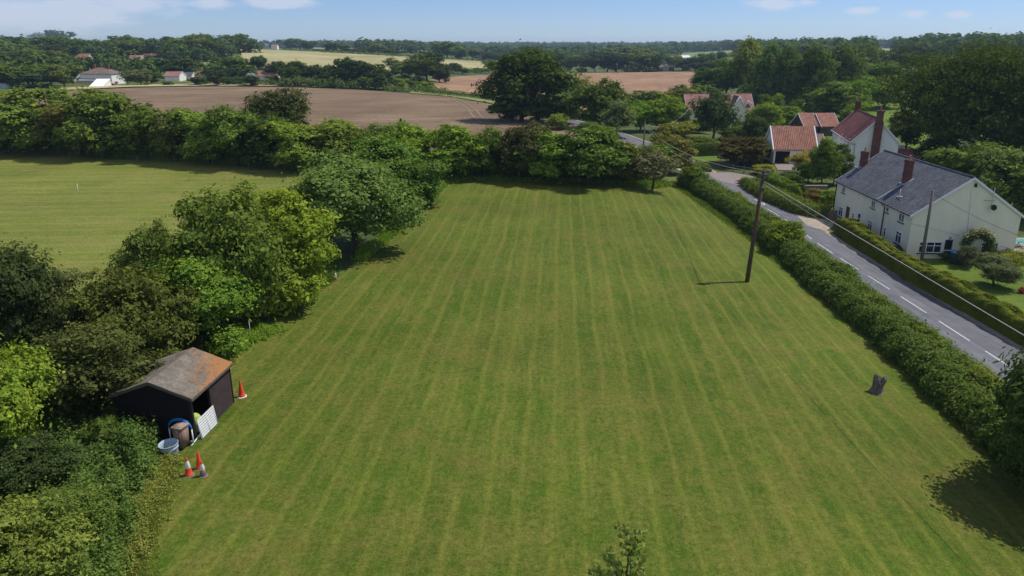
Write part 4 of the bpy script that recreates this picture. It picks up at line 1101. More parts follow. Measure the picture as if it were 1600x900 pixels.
tree('hedge_shrub', 1640, 760, 600, 120, 'bush', (0.050, 0.080, 0.024), 'big dark bush closing the near end of the long shaggy hedge', None, cat='bush', lod='near')
hedge('hedgerow', [_w(-120, 236), _w(0, 239), _w(110, 243), _w(216, 250), _w(332, 256), _w(450, 266), _w(520, 270), _w(600, 272), _w(665, 276)], 3.6, 3.6, 0.30, 90000, (0.040, 0.070, 0.020), 'dense dark hedge under the trees behind the meadow', 51, wob=0.22, shift=-1.8)
hedge('hedgerow', [_w(672, 277), _w(740, 278), _w(820, 281), _w(900, 284), _w(1000, 287), _w(1040, 284)], 3.2, 3.0, 0.28, 40000, (0.045, 0.075, 0.022), 'dense dark hedge under the trees at the far end of the lawn', 52, wob=0.2, shift=-1.7)
CH = [_w(1302, 361), _w(1350, 396), _w(1400, 430), _w(1450, 459), _w(1500, 486), _w(1560, 520), _w(1640, 566), _w(1720, 612)]
hedge('clipped_hedge', CH, 1.7, 1.85, 0.10, 150000, (0.090, 0.115, 0.022), 'clipped hedge running along the road in front of the slate roofed cottage', 22, clipped=True, wob=0.15, shift=-0.75)
hedge('garden_hedge', [_w(1064, 243), _w(1095, 243), _w(1124, 242)], 2.2, 2.4, 0.20, 14000, (0.060, 0.095, 0.022), 'clipped hedge behind the small garden lawn by the road bend', 23, clipped=True, wob=0.06)
hedge('roadside_hedge', [_w(1156, 289), _w(1180, 305), _w(1215, 322), _w(1250, 336), _w(1290, 344)], 3.0, 1.3, 0.18, 40000, (0.080, 0.110, 0.026), 'low flowering hedge across the road from the brown pole', 24, wob=0.16, shift=-1.2)
hedge('garden_hedge', [_w(1192, 292), _w(1212, 302), _w(1238, 312), _w(1254, 316)], 2.6, 2.3, 0.17, 30000, (0.070, 0.110, 0.020), 'tall clipped hedge with bright top beside the timber garden wall', 25, clipped=True, wob=0.08)
hedge('garden_hedge', [_w(1052, 262), _w(1080, 262), _w(1108, 270)], 1.8, 1.0, 0.18, 9000, (0.070, 0.10, 0.026), 'low rough hedge bordering the small garden lawn', 26, wob=0.2)
hedge('shrub_border', [_w(1600, 408), _w(1560, 412), _w(1530, 414)], 2.2, 0.9, 0.15, 14000, (0.115, 0.135, 0.030), 'yellow green shrub border at the right end of the gable wall', 27, wob=0.25, cat='shrubs')
hedge('garden_hedge', [_w(1165, 200), _w(1185, 205), _w(1205, 206)], 3.0, 1.6, 0.3, 6000, (0.050, 0.085, 0.022), 'low dark hedge behind the dormer house garden', 28, clipped=True, wob=0.1)

# ------------------------------------------------------------------ undergrowth (nobody could count it)
def in_poly(px, py, poly):
    c = np.zeros(len(px), bool); n = len(poly)
    for i in range(n):
        (x0, y0), (x1, y1) = poly[i], poly[(i + 1) % n]
        c ^= ((y0 > py) != (y1 > py)) & (px < (x1 - x0) * (py - y0) / (y1 - y0 + 1e-12) + x0)
    return c
def scatter_poly(poly, n, rng):
    xs = [p[0] for p in poly]; ys = [p[1] for p in poly]
    out = np.zeros((0, 2))
    while len(out) < n:
        a = np.stack([rng.uniform(min(xs), max(xs), n * 2), rng.uniform(min(ys), max(ys), n * 2)], 1)
        out = np.concatenate([out, a[in_poly(a[:, 0], a[:, 1], poly)]])
    return out[:n]
def weeds(name, pxpoly, n, hgt, leaf, color, label, seed, perstem=14, mound=0.0):
    """upright leafy stems such as nettles"""
    rng = np.random.default_rng(seed)
    A = scatter_poly([_w(*p) for p in pxpoly], n, rng) + rng.normal(size=(n, 2)) * 0.28
    cl = 0.5 + 0.5 * np.sin(A[:, 0] * 1.7 + seed) * np.sin(A[:, 1] * 1.3) + 0.25 * np.sin(A[:, 0] * 4.1 + A[:, 1] * 3.3)
    h = hgt * (0.30 + 0.85 * np.clip(cl, 0, 1.3)) * rng.uniform(0.5, 1.25, n)
    lean = rng.normal(size=(n, 2)) * 0.14
    k = np.arange(perstem)
    f = (k + 0.6) / perstem
    ang = rng.random((n, 1)) * 6.28 + k[None, :] * 2.4
    r = leaf * 0.55 * (1.25 - 0.75 * f)[None, :]
    X = A[:, :1] + lean[:, :1] * f * h[:, None] + np.cos(ang) * r
    Y = A[:, 1:2] + lean[:, 1:2] * f * h[:, None] + np.sin(ang) * r
    Z = TZ(A[:, 0], A[:, 1])[:, None] + h[:, None] * f[None, :]
    P = np.stack([X, Y, Z], -1).reshape(-1, 3)
    Nn = np.stack([np.cos(ang) * 0.5, np.sin(ang) * 0.5, np.ones_like(ang) * 0.8], -1).reshape(-1, 3) + rng.normal(size=(n * perstem, 3)) * 0.35
    Lf = (leaf * (1.2 - 0.5 * f)[None, :] * rng.uniform(0.7, 1.3, (n, perstem))).ravel()
    V = leaf_quads(P, Nn, Lf, rng, 0.5)
    o = link(name, np_mesh(name, V, np.arange(len(V)).reshape(-1, 4)), LEAF)
    o.color = (max(color[0], color[1] * 0.6) * 2.0, color[1] * 1.85, color[2] * 1.5, 1)
    return tag(o, label, 'undergrowth', None, 'stuff')
def blades(name, pxpoly, n, hgt, wid, color, label, seed):
    rng = np.random.default_rng(seed)
    A = scatter_poly([_w(*p) for p in pxpoly], n, rng) + rng.normal(size=(n, 2)) * 0.3
    h = hgt * rng.uniform(0.4, 1.15, n) * (0.7 + 0.3 * np.sin(A[:, 0] * 0.9) * np.sin(A[:, 1] * 0.7))
    ang = rng.random(n) * 6.28; w = wid * rng.uniform(0.6, 1.3, n)
    ln = rng.normal(size=(n, 2)) * 0.35
    z = TZ(A[:, 0], A[:, 1])
    dx, dy = np.cos(ang) * w, np.sin(ang) * w
    V = np.zeros((n, 4, 3))
    V[:, 0] = np.stack([A[:, 0] - dx, A[:, 1] - dy, z], 1); V[:, 1] = np.stack([A[:, 0] + dx, A[:, 1] + dy, z], 1)
    V[:, 2] = np.stack([A[:, 0] + dx * .5 + ln[:, 0] * h, A[:, 1] + dy * .5 + ln[:, 1] * h, z + h], 1)
    V[:, 3] = np.stack([A[:, 0] - dx * .5 + ln[:, 0] * h, A[:, 1] - dy * .5 + ln[:, 1] * h, z + h * 0.9], 1)
    o = link(name, np_mesh(name, V.reshape(-1, 3), np.arange(n * 4).reshape(-1, 4)), BLADE)
    o.color = (max(color[0], color[1] * 0.6) * 2.0, color[1] * 1.85, color[2] * 1.5, 1)
    return tag(o, label, 'long grass', None, 'stuff')
weeds('nettles', [(80, 700), (130, 668), (200, 672), (238, 690), (240, 714), (224, 756), (185, 796), (-60, 800), (-60, 740), (60, 720)], 3600, 1.35, 0.21, (0.062, 0.110, 0.030), 'tall dark green nettles in front of the black shed', 31)
weeds('nettles', [(-60, 800), (60, 770), (190, 770), (212, 810), (190, 870), (165, 1000), (-60, 1000)], 3600, 1.05, 0.17, (0.066, 0.110, 0.028), 'tangled bright nettles filling the lower left corner', 32)
weeds('brambles', [(-80, 830), (60, 800), (120, 860), (150, 1000), (-80, 1000)], 1900, 1.5, 0.18, (0.085, 0.125, 0.030), 'yellow green brambles at the bottom left', 33)
weeds('weeds', [(225, 715), (268, 715), (252, 745), (228, 800), (212, 860), (190, 900), (190, 900), (205, 800)], 2000, 0.34, 0.12, (0.120, 0.140, 0.035), 'low yellowish weeds and dead stems along the lawn edge by the nettles', 34, 9)
weeds('weeds', [(252, 712), (272, 745), (250, 800), (226, 860), (208, 940), (170, 940), (195, 860), (228, 770)], 420, 0.20, 0.13, (0.115, 0.135, 0.035), 'scattered low weeds straggling out over the lawn edge', 36, 7)
blades('long_grass', [(248, 700), (268, 722), (262, 760), (240, 820), (220, 900), (212, 960), (170, 960), (190, 860), (225, 770)], 16000, 0.17, 0.016, (0.105, 0.135, 0.034), 'long pale grass between the nettles and the mown lawn', 47)
weeds('rank_grass', [(325, 548), (372, 524), (420, 510), (440, 515), (400, 535), (362, 556), (350, 566)], 1500, 0.40, 0.14, (0.085, 0.16, 0.024), 'bright green weeds between the shed and the hedge trees', 35, 9)
blades('long_grass', [(600, 372), (612, 352), (650, 318), (690, 280), (700, 284), (672, 310), (640, 342), (612, 368), (560, 410), (575, 388)], 26000, 0.75, 0.05, (0.10, 0.175, 0.030), 'strip of tall unmown grass along the left edge of the lawn', 41)
blades('long_grass', [(700, 287), (760, 282), (860, 287), (1020, 295), (1050, 290), (1000, 282), (860, 280), (740, 272), (690, 276)], 22000, 0.75, 0.06, (0.085, 0.140, 0.028), 'unmown grass under the trees at the far end of the lawn', 42)
blades('long_grass', [(1035, 288), (1060, 296), (1160, 366), (1320, 496), (1480, 634), (1600, 750), (1600, 735), (1480, 612), (1310, 472), (1160, 346), (1058, 284)], 30000, 0.30, 0.04, (0.070, 0.105, 0.024), 'unmown grass at the foot of the long shaggy hedge', 43)
blades('long_grass', [(520, 440), (470, 470), (430, 500), (330, 545), (250, 600), (200, 560), (430, 440), (520, 400)], 22000, 0.35, 0.05, (0.060, 0.105, 0.022), 'rough grass in the shade under the trees left of the lawn', 44)
blades('long_grass', [(0, 232), (200, 242), (455, 262), (520, 268), (640, 262), (640, 255), (455, 255), (0, 224)], 30000, 0.6, 0.08, (0.060, 0.095, 0.022), 'rough grass below the trees behind the meadow', 45)

# ------------------------------------------------------------------ buildings
class House:
    def __init__(s, name, label, cat, org, yaw, W_, L_, he, hr, wall, roof, over=0.3, group=None, ridge=0.5, pantile=False, hip=0.0, trim=M_WHITE, verge=0.04, gable_over=0.15, sink=0.6, thick=0.14):
        s.o = empty(name, org, yaw); tag(s.o, label, cat, group)
        s.org = Vector(org); s.yaw = yaw; s.W, s.L, s.he, s.hr = W_, L_, he, hr; s.rx = W_ * ridge
        s.R = Matrix.Rotation(yaw, 3, 'Z')
        bm = bmesh.new()
        z0 = -sink
        if hip:
            box(bm, 0, W_, 0, L_, z0, he)
        else:
            prof = [(0, z0), (W_, z0), (W_, he), (s.rx, hr), (0, he)]
            a = [bm.verts.new((x, 0, z)) for x, z in prof]; b = [bm.verts.new((x, L_, z)) for x, z in prof]
            bm.faces.new(a); bm.faces.new(b[::-1])
            for i in range(5):
                bm.faces.new((a[(i + 1) % 5], a[i], b[i], b[(i + 1) % 5]))
        bmesh.ops.recalc_face_normals(bm, faces=bm.faces)
        s.wall = bm_obj('wall', bm, wall, s.o)
        bm = bmesh.new(); uvl = bm.loops.layers.uv.new('UVMap')
        th = thick
        if hip:
            e = over; h0 = he - e * (hr - he) / (s.rx)
            lo = [(-e, -e), (W_ + e, -e), (W_ + e, L_ + e), (-e, L_ + e)]
            lv = [bm.verts.new((x, y, h0)) for x, y in lo]; lv2 = [bm.verts.new((x, y, h0 - 0.15)) for x, y in lo]
            if L_ > 2 * hip * W_ / 2 + 0.2 and hip < 0.99:
                r = [bm.verts.new((s.rx, W_ * hip * 0.5, hr)), bm.verts.new((s.rx, L_ - W_ * hip * 0.5, hr))]
            else:
                q = bm.verts.new((s.rx, L_ / 2, hr)); r = [q, q]
            fs = [[lv[0], lv[1], r[0]], [lv[1], lv[2], r[1]] + ([r[0]] if r[0] is not r[1] else []), [lv[2], lv[3], r[1]], [lv[3], lv[0], r[0]] + ([r[1]] if r[0] is not r[1] else [])]
            fs = [f for f in fs]
            for f in fs:
                F_ = bm.faces.new(f)
            for i in range(4):
                bm.faces.new((lv[i], lv2[i], lv2[(i + 1) % 4], lv[(i + 1) % 4]))
            bm.faces.new(lv2)
        else:
            for sgn in (0, 1):
                x0, xr = (0, s.rx) if sgn == 0 else (W_, s.rx)
                run = abs(xr - x0); sl = (hr - he) / run
                xe = x0 - over if sgn == 0 else x0 + over
                ze = he - sl * over
                nseg = int((L_ + 2 * gable_over) / 0.06) if pantile else 1
                up = []
                for k in range(nseg + 1):
                    y = -gable_over + (L_ + 2 * gable_over) * k / nseg
                    dz = 0.045 * math.sin(2 * math.pi * y / 0.32) if pantile else 0
                    up.append([bm.verts.new((xe, y, ze + th + dz)), bm.verts.new((xr, y, hr + th + dz)), bm.verts.new((xr, y, hr + 0.01)), bm.verts.new((xe, y, ze + 0.01))])
                for k in range(nseg):
                    a, b = up[k], up[k + 1]
                    bm.faces.new((a[0], b[0], b[1], a[1])); bm.faces.new((a[3], a[2], b[2], b[3])); bm.faces.new((a[0], a[3], b[3], b[0]))
                bm.faces.new(up[0]); bm.faces.new(up[-1][::-1])
            if not pantile:       # ridge tiles
                tube(bm, [(s.rx, -gable_over, hr + th - 0.01), (s.rx, L_ + gable_over, hr + th - 0.01)], 0.11, 6)
        bmesh.ops.recalc_face_normals(bm, faces=bm.faces)
        for f in bm.faces:
            n = f.normal
            slope = max(0.3, math.hypot(n.z, max(abs(n.x), abs(n.y))))
            for lp in f.loops:
                c = lp.vert.co
                if abs(n.x) >= abs(n.y) * 0.99 or pantile: lp[uvl].uv = (c.y, (c.x - s.rx) * math.hypot(1, (hr - he) / s.rx))
                else: lp[uvl].uv = (c.x, c.y * math.hypot(1, (hr - he) / s.rx))
        s.roof = bm_obj('roof', bm, roof, s.o)
        if not hip:
            for nm, y in (('bargeboard', -gable_over - verge - 0.005), ('bargeboard', L_ + gable_over + 0.005)):
                bm = bmesh.new(); sl = (hr - he) / s.rx; sl2 = (hr - he) / (W_ - s.rx)
                P_ = [(-over - 0.02, he - sl * (over + 0.02)), (s.rx, hr), (W_ + over + 0.02, he - sl2 * (over + 0.02))]
                lo_, hi_ = -0.14, th + (0.03 if verge < 0.1 else 0.07)
                f = [bm.verts.new((x, y, z + lo_)) for x, z in P_] + [bm.verts.new((x, y, z + hi_)) for x, z in P_[::-1]]
                g = [bm.verts.new((v.co.x, y + verge, v.co.z)) for v in f]
                bm.faces.new((f[0], f[1], f[4], f[5])); bm.faces.new((f[1], f[2], f[3], f[4]))
                bm.faces.new((g[5], g[4], g[1], g[0])); bm.faces.new((g[4], g[3], g[2], g[1]))
                for i in range(6): bm.faces.new((f[(i + 1) % 6], f[i], g[i], g[(i + 1) % 6]))
                bmesh.ops.recalc_face_normals(bm, faces=bm.faces)
                bm_obj(nm, bm, trim, s.o)
    def gutter(s, m=M_BLACK, side=0, z=None):
        bm = bmesh.new(); x = -0.36 if side == 0 else s.W + 0.36
        z = s.he - 0.12 if z is None else z
        tube(bm, [(x, -0.1, z), (x, s.L + 0.1, z)], 0.06, 8)
        bm_obj('gutter', bm, m, s.o)
    def local_ray(s, u, v):
        Ri = s.R.transposed()
        return Ri @ (Vector((0, 0, CAM_H)) - s.org), Ri @ Vector(dirv(u, v))
    def hit(s, u, v, face):
        o, d = s.local_ray(u, v)
        if face == 'x0': t = -o.x / d.x
        elif face == 'y0': t = -o.y / d.y
        elif face == 'slope':        # near slope: z = he + x*(hr-he)/rx
            k = (s.hr - s.he) / s.rx; t = (s.he + k * o.x - o.z) / (d.z - k * d.x)
        return o + d * t
    def window(s, face, c, z0, w, h, cols=2, transom=0.0, frame=M_WHITE, glass=M_GLASS, sill=None, name='window', pane='pane', bw=0.095, reveal=None):
        """c: centre along the wall, z0: sill height"""
        Mx = Matrix.Identity(4)
        if face == 'x0': Mx = Matrix.Translation((0, c, 0)) @ Matrix.Rotation(-math.pi / 2, 4, 'Z')
        elif face == 'y0': Mx = Matrix.Translation((c, 0, 0))
        elif face == 'x1': Mx = Matrix.Translation((s.W, c, 0)) @ Matrix.Rotation(math.pi / 2, 4, 'Z')
        elif face == 'y1': Mx = Matrix.Translation((c, s.L, 0)) @ Matrix.Rotation(math.pi, 4, 'Z')
        bm = bmesh.new()
        a, b = -w / 2, w / 2; f0, f1 = -0.055, 0.02
        box(bm, a, a + bw, f0, f1, z0, z0 + h, M=Mx); box(bm, b - bw, b, f0, f1, z0, z0 + h, M=Mx)
        box(bm, a + bw, b - bw, f0, f1, z0, z0 + bw, M=Mx); box(bm, a + bw, b - bw, f0, f1, z0 + h - bw, z0 + h, M=Mx)
        for k in range(1, cols):
            x = a + w * k / cols
            box(bm, x - bw * .45, x + bw * .45, f0 + 0.004, f1, z0 + bw, z0 + h - bw, M=Mx)
        if transom:
            z = z0 + h * (1 - transom)
            n_ = max(1, cols)
            for k in range(n_):
                xa = a + w * k / n_ + bw * (1.0 if k == 0 else .45); xb = a + w * (k + 1) / n_ - bw * (1.0 if k == n_ - 1 else .45)
                box(bm, xa, xb, f0 + 0.006, f1, z - bw * .4, z + bw * .4, M=Mx)
        fo = bm_obj(name, bm, frame, s.o)
        bm = bmesh.new(); box(bm, a + bw * .8, b - bw * .8, -0.018, 0.015, z0 + bw * .8, z0 + h - bw * .8, M=Mx)
        bm_obj(pane, bm, glass, fo)
        if sill:
            bm = bmesh.new(); box(bm, a - 0.08, b + 0.08, -0.13, 0.02, z0 - 0.09, z0 - 0.003, M=Mx)
            if reveal:
                box(bm, b + 0.003, b + 0.07, -0.03, 0.02, z0, z0 + h, M=Mx)
            bm_obj('sill', bm, sill, fo)
        return fo
    def win_px(s, face, u, v, w, h, **k):
        p = s.hit(u, v, face)
        return s.window(face, p.y if face == 'x0' else p.x, p.z - h / 2, w, h, **k)
    def chimney(s, x, y, sx, sy, ztop, zbot, m=M_BRICK, pots=1, label=None):
        bm = bmesh.new(); uvl = bm.loops.layers.uv.new('UVMap')
        box(bm, x - sx / 2, x + sx / 2, y - sy / 2, y + sy / 2, zbot, ztop - 0.3)
        box(bm, x - sx / 2 - 0.05, x + sx / 2 + 0.05, y - sy / 2 - 0.05, y + sy / 2 + 0.05, ztop - 0.3, ztop - 0.12)
        box(bm, x - sx / 2 + 0.01, x + sx / 2 - 0.01, y - sy / 2 + 0.01, y + sy / 2 - 0.01, ztop - 0.12, ztop)
        box(bm, x - sx / 2 - 0.035, x + sx / 2 + 0.035, y - sy / 2 - 0.035, y + sy / 2 + 0.035, (ztop + zbot) / 2 - 0.05, (ztop + zbot) / 2 + 0.1)
        bm.normal_update()
        for f in bm.faces:
            for lp in f.loops:
                c = lp.vert.co; lp[uvl].uv = (c.y if abs(f.normal.x) > 0.5 else c.x, c.z)
        ch = bm_obj('chimney', bm, m, s.o)
        for k in range(pots):
            bm = bmesh.new(); px_ = y + (k - (pots - 1) / 2) * 0.4
            lathe(bm, [(0.11, ztop - 0.02), (0.13, ztop + 0.05), (0.10, ztop + 0.1), (0.10, ztop + 0.42), (0.13, ztop + 0.45), (0.12, ztop + 0.5)], 12, c=(x, px_))
            bm_obj('chimney_pot', bm, M_TERRA, ch)
        return ch
M_TERRA = simple('terracotta', (0.42, 0.20, 0.11), 0.8, 0.2, 8)
M_DOOR = simple('brown_door', (0.10, 0.07, 0.06), 0.6, 0.2, 4)

# --- slate roofed cottage
cot = House('slate_roofed_cottage', 'long cream rendered cottage with grey slate roof and two brick chimneys by the road', 'cottage', (41.06, 73.96, -3.0), math.radians(-2.34), 10.84, 20.42, 4.68, 8.43, M_CREAM, M_SLATE, over=0.32, gable_over=0.12, thick=0.10)
cot.gutter(side=0)
_ck = (cot.hr - cot.he) / cot.rx
for (u, v, w, h, c, tr) in ((1319, 295, 0.95, 1.05, 2, 0.3), (1365.5, 317, 1.05, 1.25, 2, 0.3), (1387.5, 325.5, 0.75, 0.95, 1, 0.35), (1409.5, 338, 1.25, 1.25, 2, 0.3),
                       (1314, 331, 1.3, 1.25, 2, 0.3), (1333, 340, 0.6, 1.1, 1, 0.3), (1359.5, 353, 1.1, 1.3, 2, 0.3), (1382.5, 363, 0.55, 1.1, 1, 0.3), (1404, 371, 1.3, 1.3, 2, 0.3)):
    cot.win_px('x0', u, v, w, h, cols=c, transom=tr, sill=M_BLACK)
for (u, v) in ((1324, 337), (1341.7, 347.5)):
    p = cot.hit(u, v, 'x0')
    cot.window('x0', p.y, 0.15, 0.95, 2.0, cols=1, transom=0.35, frame=M_DOOR if u < 1330 else M_WHITE, glass=M_DOOR if u < 1330 else M_GLASS, name='door', pane='door_panel', bw=0.12)
wz = cot.hit(1453, 386, 'y0')
cot.window('y0', wz.x, wz.z - 0.62, 2.35, 1.2, cols=3, transom=0.36, sill=M_BLACK, bw=0.09)
wz2 = cot.hit(1547, 387, 'y0')
cot.window('y0', wz2.x - 0.1, wz.z - 0.62, 1.75, 1.2, cols=2, transom=0.36, sill=M_BLACK, bw=0.09)
dz = cot.hit(1480.6, 388, 'y0')
cot.window('y0', dz.x, 0.15, 1.05, 2.05, cols=1, transom=0.62, name='door', pane='door_glass', bw=0.13)
bm = bmesh.new()
for u in (1379,):
    p = cot.hit(u, 340, 'x0'); y = p.y
    tube(bm, [(-0.36, y, 4.45), (-0.08, y - 0.25, 4.15), (-0.08, y - 0.3, -0.3)], 0.055, 8)
tube(bm, [(-0.08, 20.25, 4.4), (-0.08, 20.3, -0.3)], 0.055, 8)
bm_obj('downpipe', bm, M_BLACK, cot.o)
cA = cot.hit(1416, 284, 'slope'); cB = cot.hit(1345, 259, 'slope')
ctop = 3.0
cot.chimney(cA.x, cA.y, 0.66, 0.85, cot.he + _ck * cA.x + 2.45, cot.he + _ck * cA.x - 0.8, pots=1)
cot.chimney(cB.x + 0.1, min(cB.y, 20.0), 0.68, 0.8, cot.he + _ck * cB.x + 1.9, cot.he + _ck * cB.x - 0.8, pots=1)
for p, sx in ((cA, 1.2), (cB, 1.0)):
    bm = bmesh.new()
    for sg in (-1,):
        z = cot.he + _ck * p.x + 0.10
        a = [(p.x - 0.65, p.y - 0.9), (p.x + 0.75, p.y - 0.9), (p.x + 0.75, p.y - 0.5), (p.x - 0.65, p.y - 0.5)]
        box(bm, p.x - 0.55, p.x - 0.385, p.y - 0.7, p.y + 0.6, cot.he + _ck * (p.x - 0.47) - 0.02, cot.he + _ck * (p.x - 0.47) + 0.17)
        M2 = Matrix.Translation((p.x, p.y - 0.62, z + 0.02)) @ Matrix.Rotation(-math.atan(_ck), 4, 'Y')
        box(bm, -0.6, 0.6, -0.12, 0.13, -0.01, 0.03, M=M2)
    bm_obj('flashing', bm, M_LEAD, cot.o)
# party line along the slates
pA = cot.hit(1416, 284, 'slope'); pB = cot.hit(1378, 307, 'slope')
bm = bmesh.new()
yv = pA.y - 0.2
M2 = Matrix.Translation((0, yv, cot.he + 0.10)) @ Matrix.Rotation(-math.atan(_ck), 4, 'Y')
box(bm, -0.25, pA.x * math.hypot(1, _ck) - 0.7, -0.09, 0.09, 0.0, 0.04, M=M2)
bm_obj('roof_verge_strip', bm, M_LEAD, cot.o)
# aerials, dish, lamp, cables
bm = bmesh.new(); q = cot.hit(1405, 311, 'slope')
tube(bm, [(q.x, q.y, q.z), (q.x, q.y, q.z + 1.1)], 0.025, 6)
tube(bm, [(q.x, q.y - 0.6, q.z + 0.35), (q.x, q.y + 0.6, q.z + 0.2)], 0.035, 6); tube(bm, [(q.x - 0.4, q.y, q.z + 0.3), (q.x + 0.3, q.y, q.z + 0.3)], 0.03, 6)
bm_obj('aerial', bm, M_WHITE, cot.o)
bm = bmesh.new(); q = cot.hit(1548, 318, 'y0')
tube(bm, [(q.x, -0.2, q.z - 0.5), (q.x, -0.2, q.z + 1.6)], 0.03, 6); tube(bm, [(q.x, 0.02, q.z - 0.2), (q.x, -0.2, q.z - 0.2)], 0.03, 6)
tube(bm, [(q.x - 0.8, -0.2, q.z + 0.35), (q.x + 0.25, -0.2, q.z + 0.35)], 0.03, 6)
for k in range(5): tube(bm, [(q.x - 0.7 + k * 0.2, -0.4, q.z + 0.35), (q.x - 0.7 + k * 0.2, 0.0, q.z + 0.35)], 0.015, 5)
bm_obj('aerial', bm, M_LEAD, cot.o)
bm = bmesh.new(); M2 = Matrix.Translation((q.x + 0.15, -0.35, q.z - 0.35)) @ Matrix.Rotation(math.radians(75), 4, 'X')
rr = [bm.verts.new(M2 @ Vector((0.3 * math.cos(a), 0.3 * math.sin(a), 0.08))) for a in np.linspace(0, 2 * math.pi, 17)[:-1]]
ri = [bm.verts.new(M2 @ Vector((0.15 * math.cos(a), 0.15 * math.sin(a), 0.02))) for a in np.linspace(0, 2 * math.pi, 17)[:-1]]
for k in range(16): bm.faces.new((rr[k], rr[(k + 1) % 16], ri[(k + 1) % 16], ri[k]))
bm.faces.new(ri)
tube(bm, [(q.x + 0.15, 0.02, q.z - 0.35), (q.x + 0.15, -0.32, q.z - 0.35)], 0.03, 6)
bm_obj('satellite_dish', bm, M_BLACK, cot.o)
for u, v, s_, m in ((1524, 289, 0.16, M_BLACK), (1484, 372, 0.14, M_GREYROOF)):
    q2 = cot.hit(u, v, 'y0'); bm = bmesh.new(); box(bm, q2.x - s_ * .6, q2.x + s_ * .6, -0.16, 0.02, q2.z - s_, q2.z + s_); box(bm, q2.x - s_ * .4, q2.x + s_ * .4, -0.3, -0.163, q2.z - s_ * 1.2, q2.z - s_ * .4)
    bm_obj('wall_lamp', bm, m, cot.o)
bm = bmesh.new()
for pts in (((1518, 296), (1510, 372)), ((1424, 349), (1500, 368)), ((1562, 384), (1590, 392))):
    a = [cot.hit(u, v, 'y0') for u, v in pts]
    tube(bm, [(p.x, -0.02, p.z) for p in a], 0.014, 5)
bm_obj('wall_cable', bm, M_LEAD, cot.o)

# --- tall white house behind
h2 = House('white_house', 'tall white rendered house with dark red roof and a brick chimney up its gable', 'house', (58.72, 128.83, -3.0), math.radians(-13.9), 7.53, 19.67, 5.46, 9.29, M_WHITEW, M_REDTILE, over=0.3, gable_over=0.2)
for u, v, w, h, c in ((1326.5, 222, 0.9, 1.2, 2), (1322, 219, 0.7, 1.0, 1), (1315, 215, 0.9, 1.2, 2), (1308, 211, 0.9, 1.1, 2)):
    h2.win_px('x0', u, v, w, h, cols=c, transom=0.3)
p = h2.hit(1324, 253, 'x0'); h2.window('x0', p.y, p.z - 1.1, 1.6, 2.2, cols=2, glass=M_BLUEGL, bw=0.12)
p = h2.hit(1397, 205, 'y0')
q = h2.hit(1372, 230, 'y0')
bm = bmesh.new(); uvl = bm.loops.layers.uv.new('UVMap')
cx = h2.rx + 0.1
box(bm, cx - 0.62, cx + 0.62, -0.75, -0.02, -0.6, 9.0); box(bm, cx - 0.5, cx + 0.5, -0.65, 0.1, 9.0, 10.5); box(bm, cx - 0.6, cx + 0.6, -0.75, 0.2, 10.5, 10.75)
bm.normal_update()
for f in bm.faces:
    for lp in f.loops:
        c = lp.vert.co; lp[uvl].uv = (c.y if abs(f.normal.x) > 0.5 else c.x, c.z)
ch = bm_obj('chimney', bm, M_BRICK, h2.o)
bm = bmesh.new(); lathe(bm, [(0.13, 10.74), (0.15, 10.8), (0.12, 10.9), (0.12, 11.3), (0.15, 11.35)], 12, c=(cx, -0.3)); bm_obj('chimney_pot', bm, M_TERRA, ch)
h2.chimney(h2.rx, h2.L - 0.6, 0.9, 0.8, 11.0, 8.5)
bm = bmesh.new(); tube(bm, [(0.6, -0.08, 5.2), (0.6, -0.08, 0)], 0.05, 6); tube(bm, [(-0.05, -0.08, 5.1), (0.6, -0.08, 4.9)], 0.05, 6); bm_obj('downpipe', bm, M_GREYROOF, h2.o)
h2.gutter(M_WHITE, 0)
# rear extension and conservatory of the white house
def Wh(u, v, z):
    """point at world height z seen at u,v"""
    d = dirv(u, v); t = (z - CAM_H) / d[2]
    return Vector((d[0] * t, d[1] * t, z))
a = Wh(1436, 246, -0.6)
ext = House('brick_outhouse', 'low orange tiled outhouse with white verge behind the slate ridge', 'outbuilding', (a.x, a.y, -3.0), math.radians(90), 5.0, 4.6, height_at(a.x, a.y, 246.5) + 3, height_at(a.x, a.y + 2.5, 233.5) + 3, M_BRICK, M_PANTILE, over=0.2, pantile=True, gable_over=0.1)
g = Wh(1421, 229, 0.5); g = Vector((a.x - 1.9 + 0.4, a.y + 7.6, 0)); ch_ = height_at(g.x, g.y, 227.0) + 3
con = empty('glass_conservatory', (g.x, g.y, ch_ - 3.6 - 3.0), math.radians(-13.9)); tag(con, 'sunlit white conservatory roof between the white house and the outhouse', 'conservatory')
bm = bmesh.new()
for k in range(6): box(bm, -1.8 + k * 0.72 - 0.04, -1.8 + k * 0.72 + 0.04, -1.5, 1.5, 3.62, 3.72)
box(bm, -1.9, 1.9, -1.58, -1.5, 0, 3.8); box(bm, -1.9, 1.9, 1.5, 1.58, 0, 3.8); box(bm, -1.9, -1.82, -1.5, 1.5, 0, 3.6)
bm_obj('frame', bm, M_WHITE, con)
M_POLY = N('polycarbonate'); M_POLY.col((0.62, 0.70, 0.78)); M_POLY.rough(0.25); M_POLY = M_POLY.m
bm = bmesh.new(); box(bm, -1.8, 1.8, -1.5, 1.5, 3.55, 3.61); bm_obj('glazed_roof', bm, M_POLY, con)
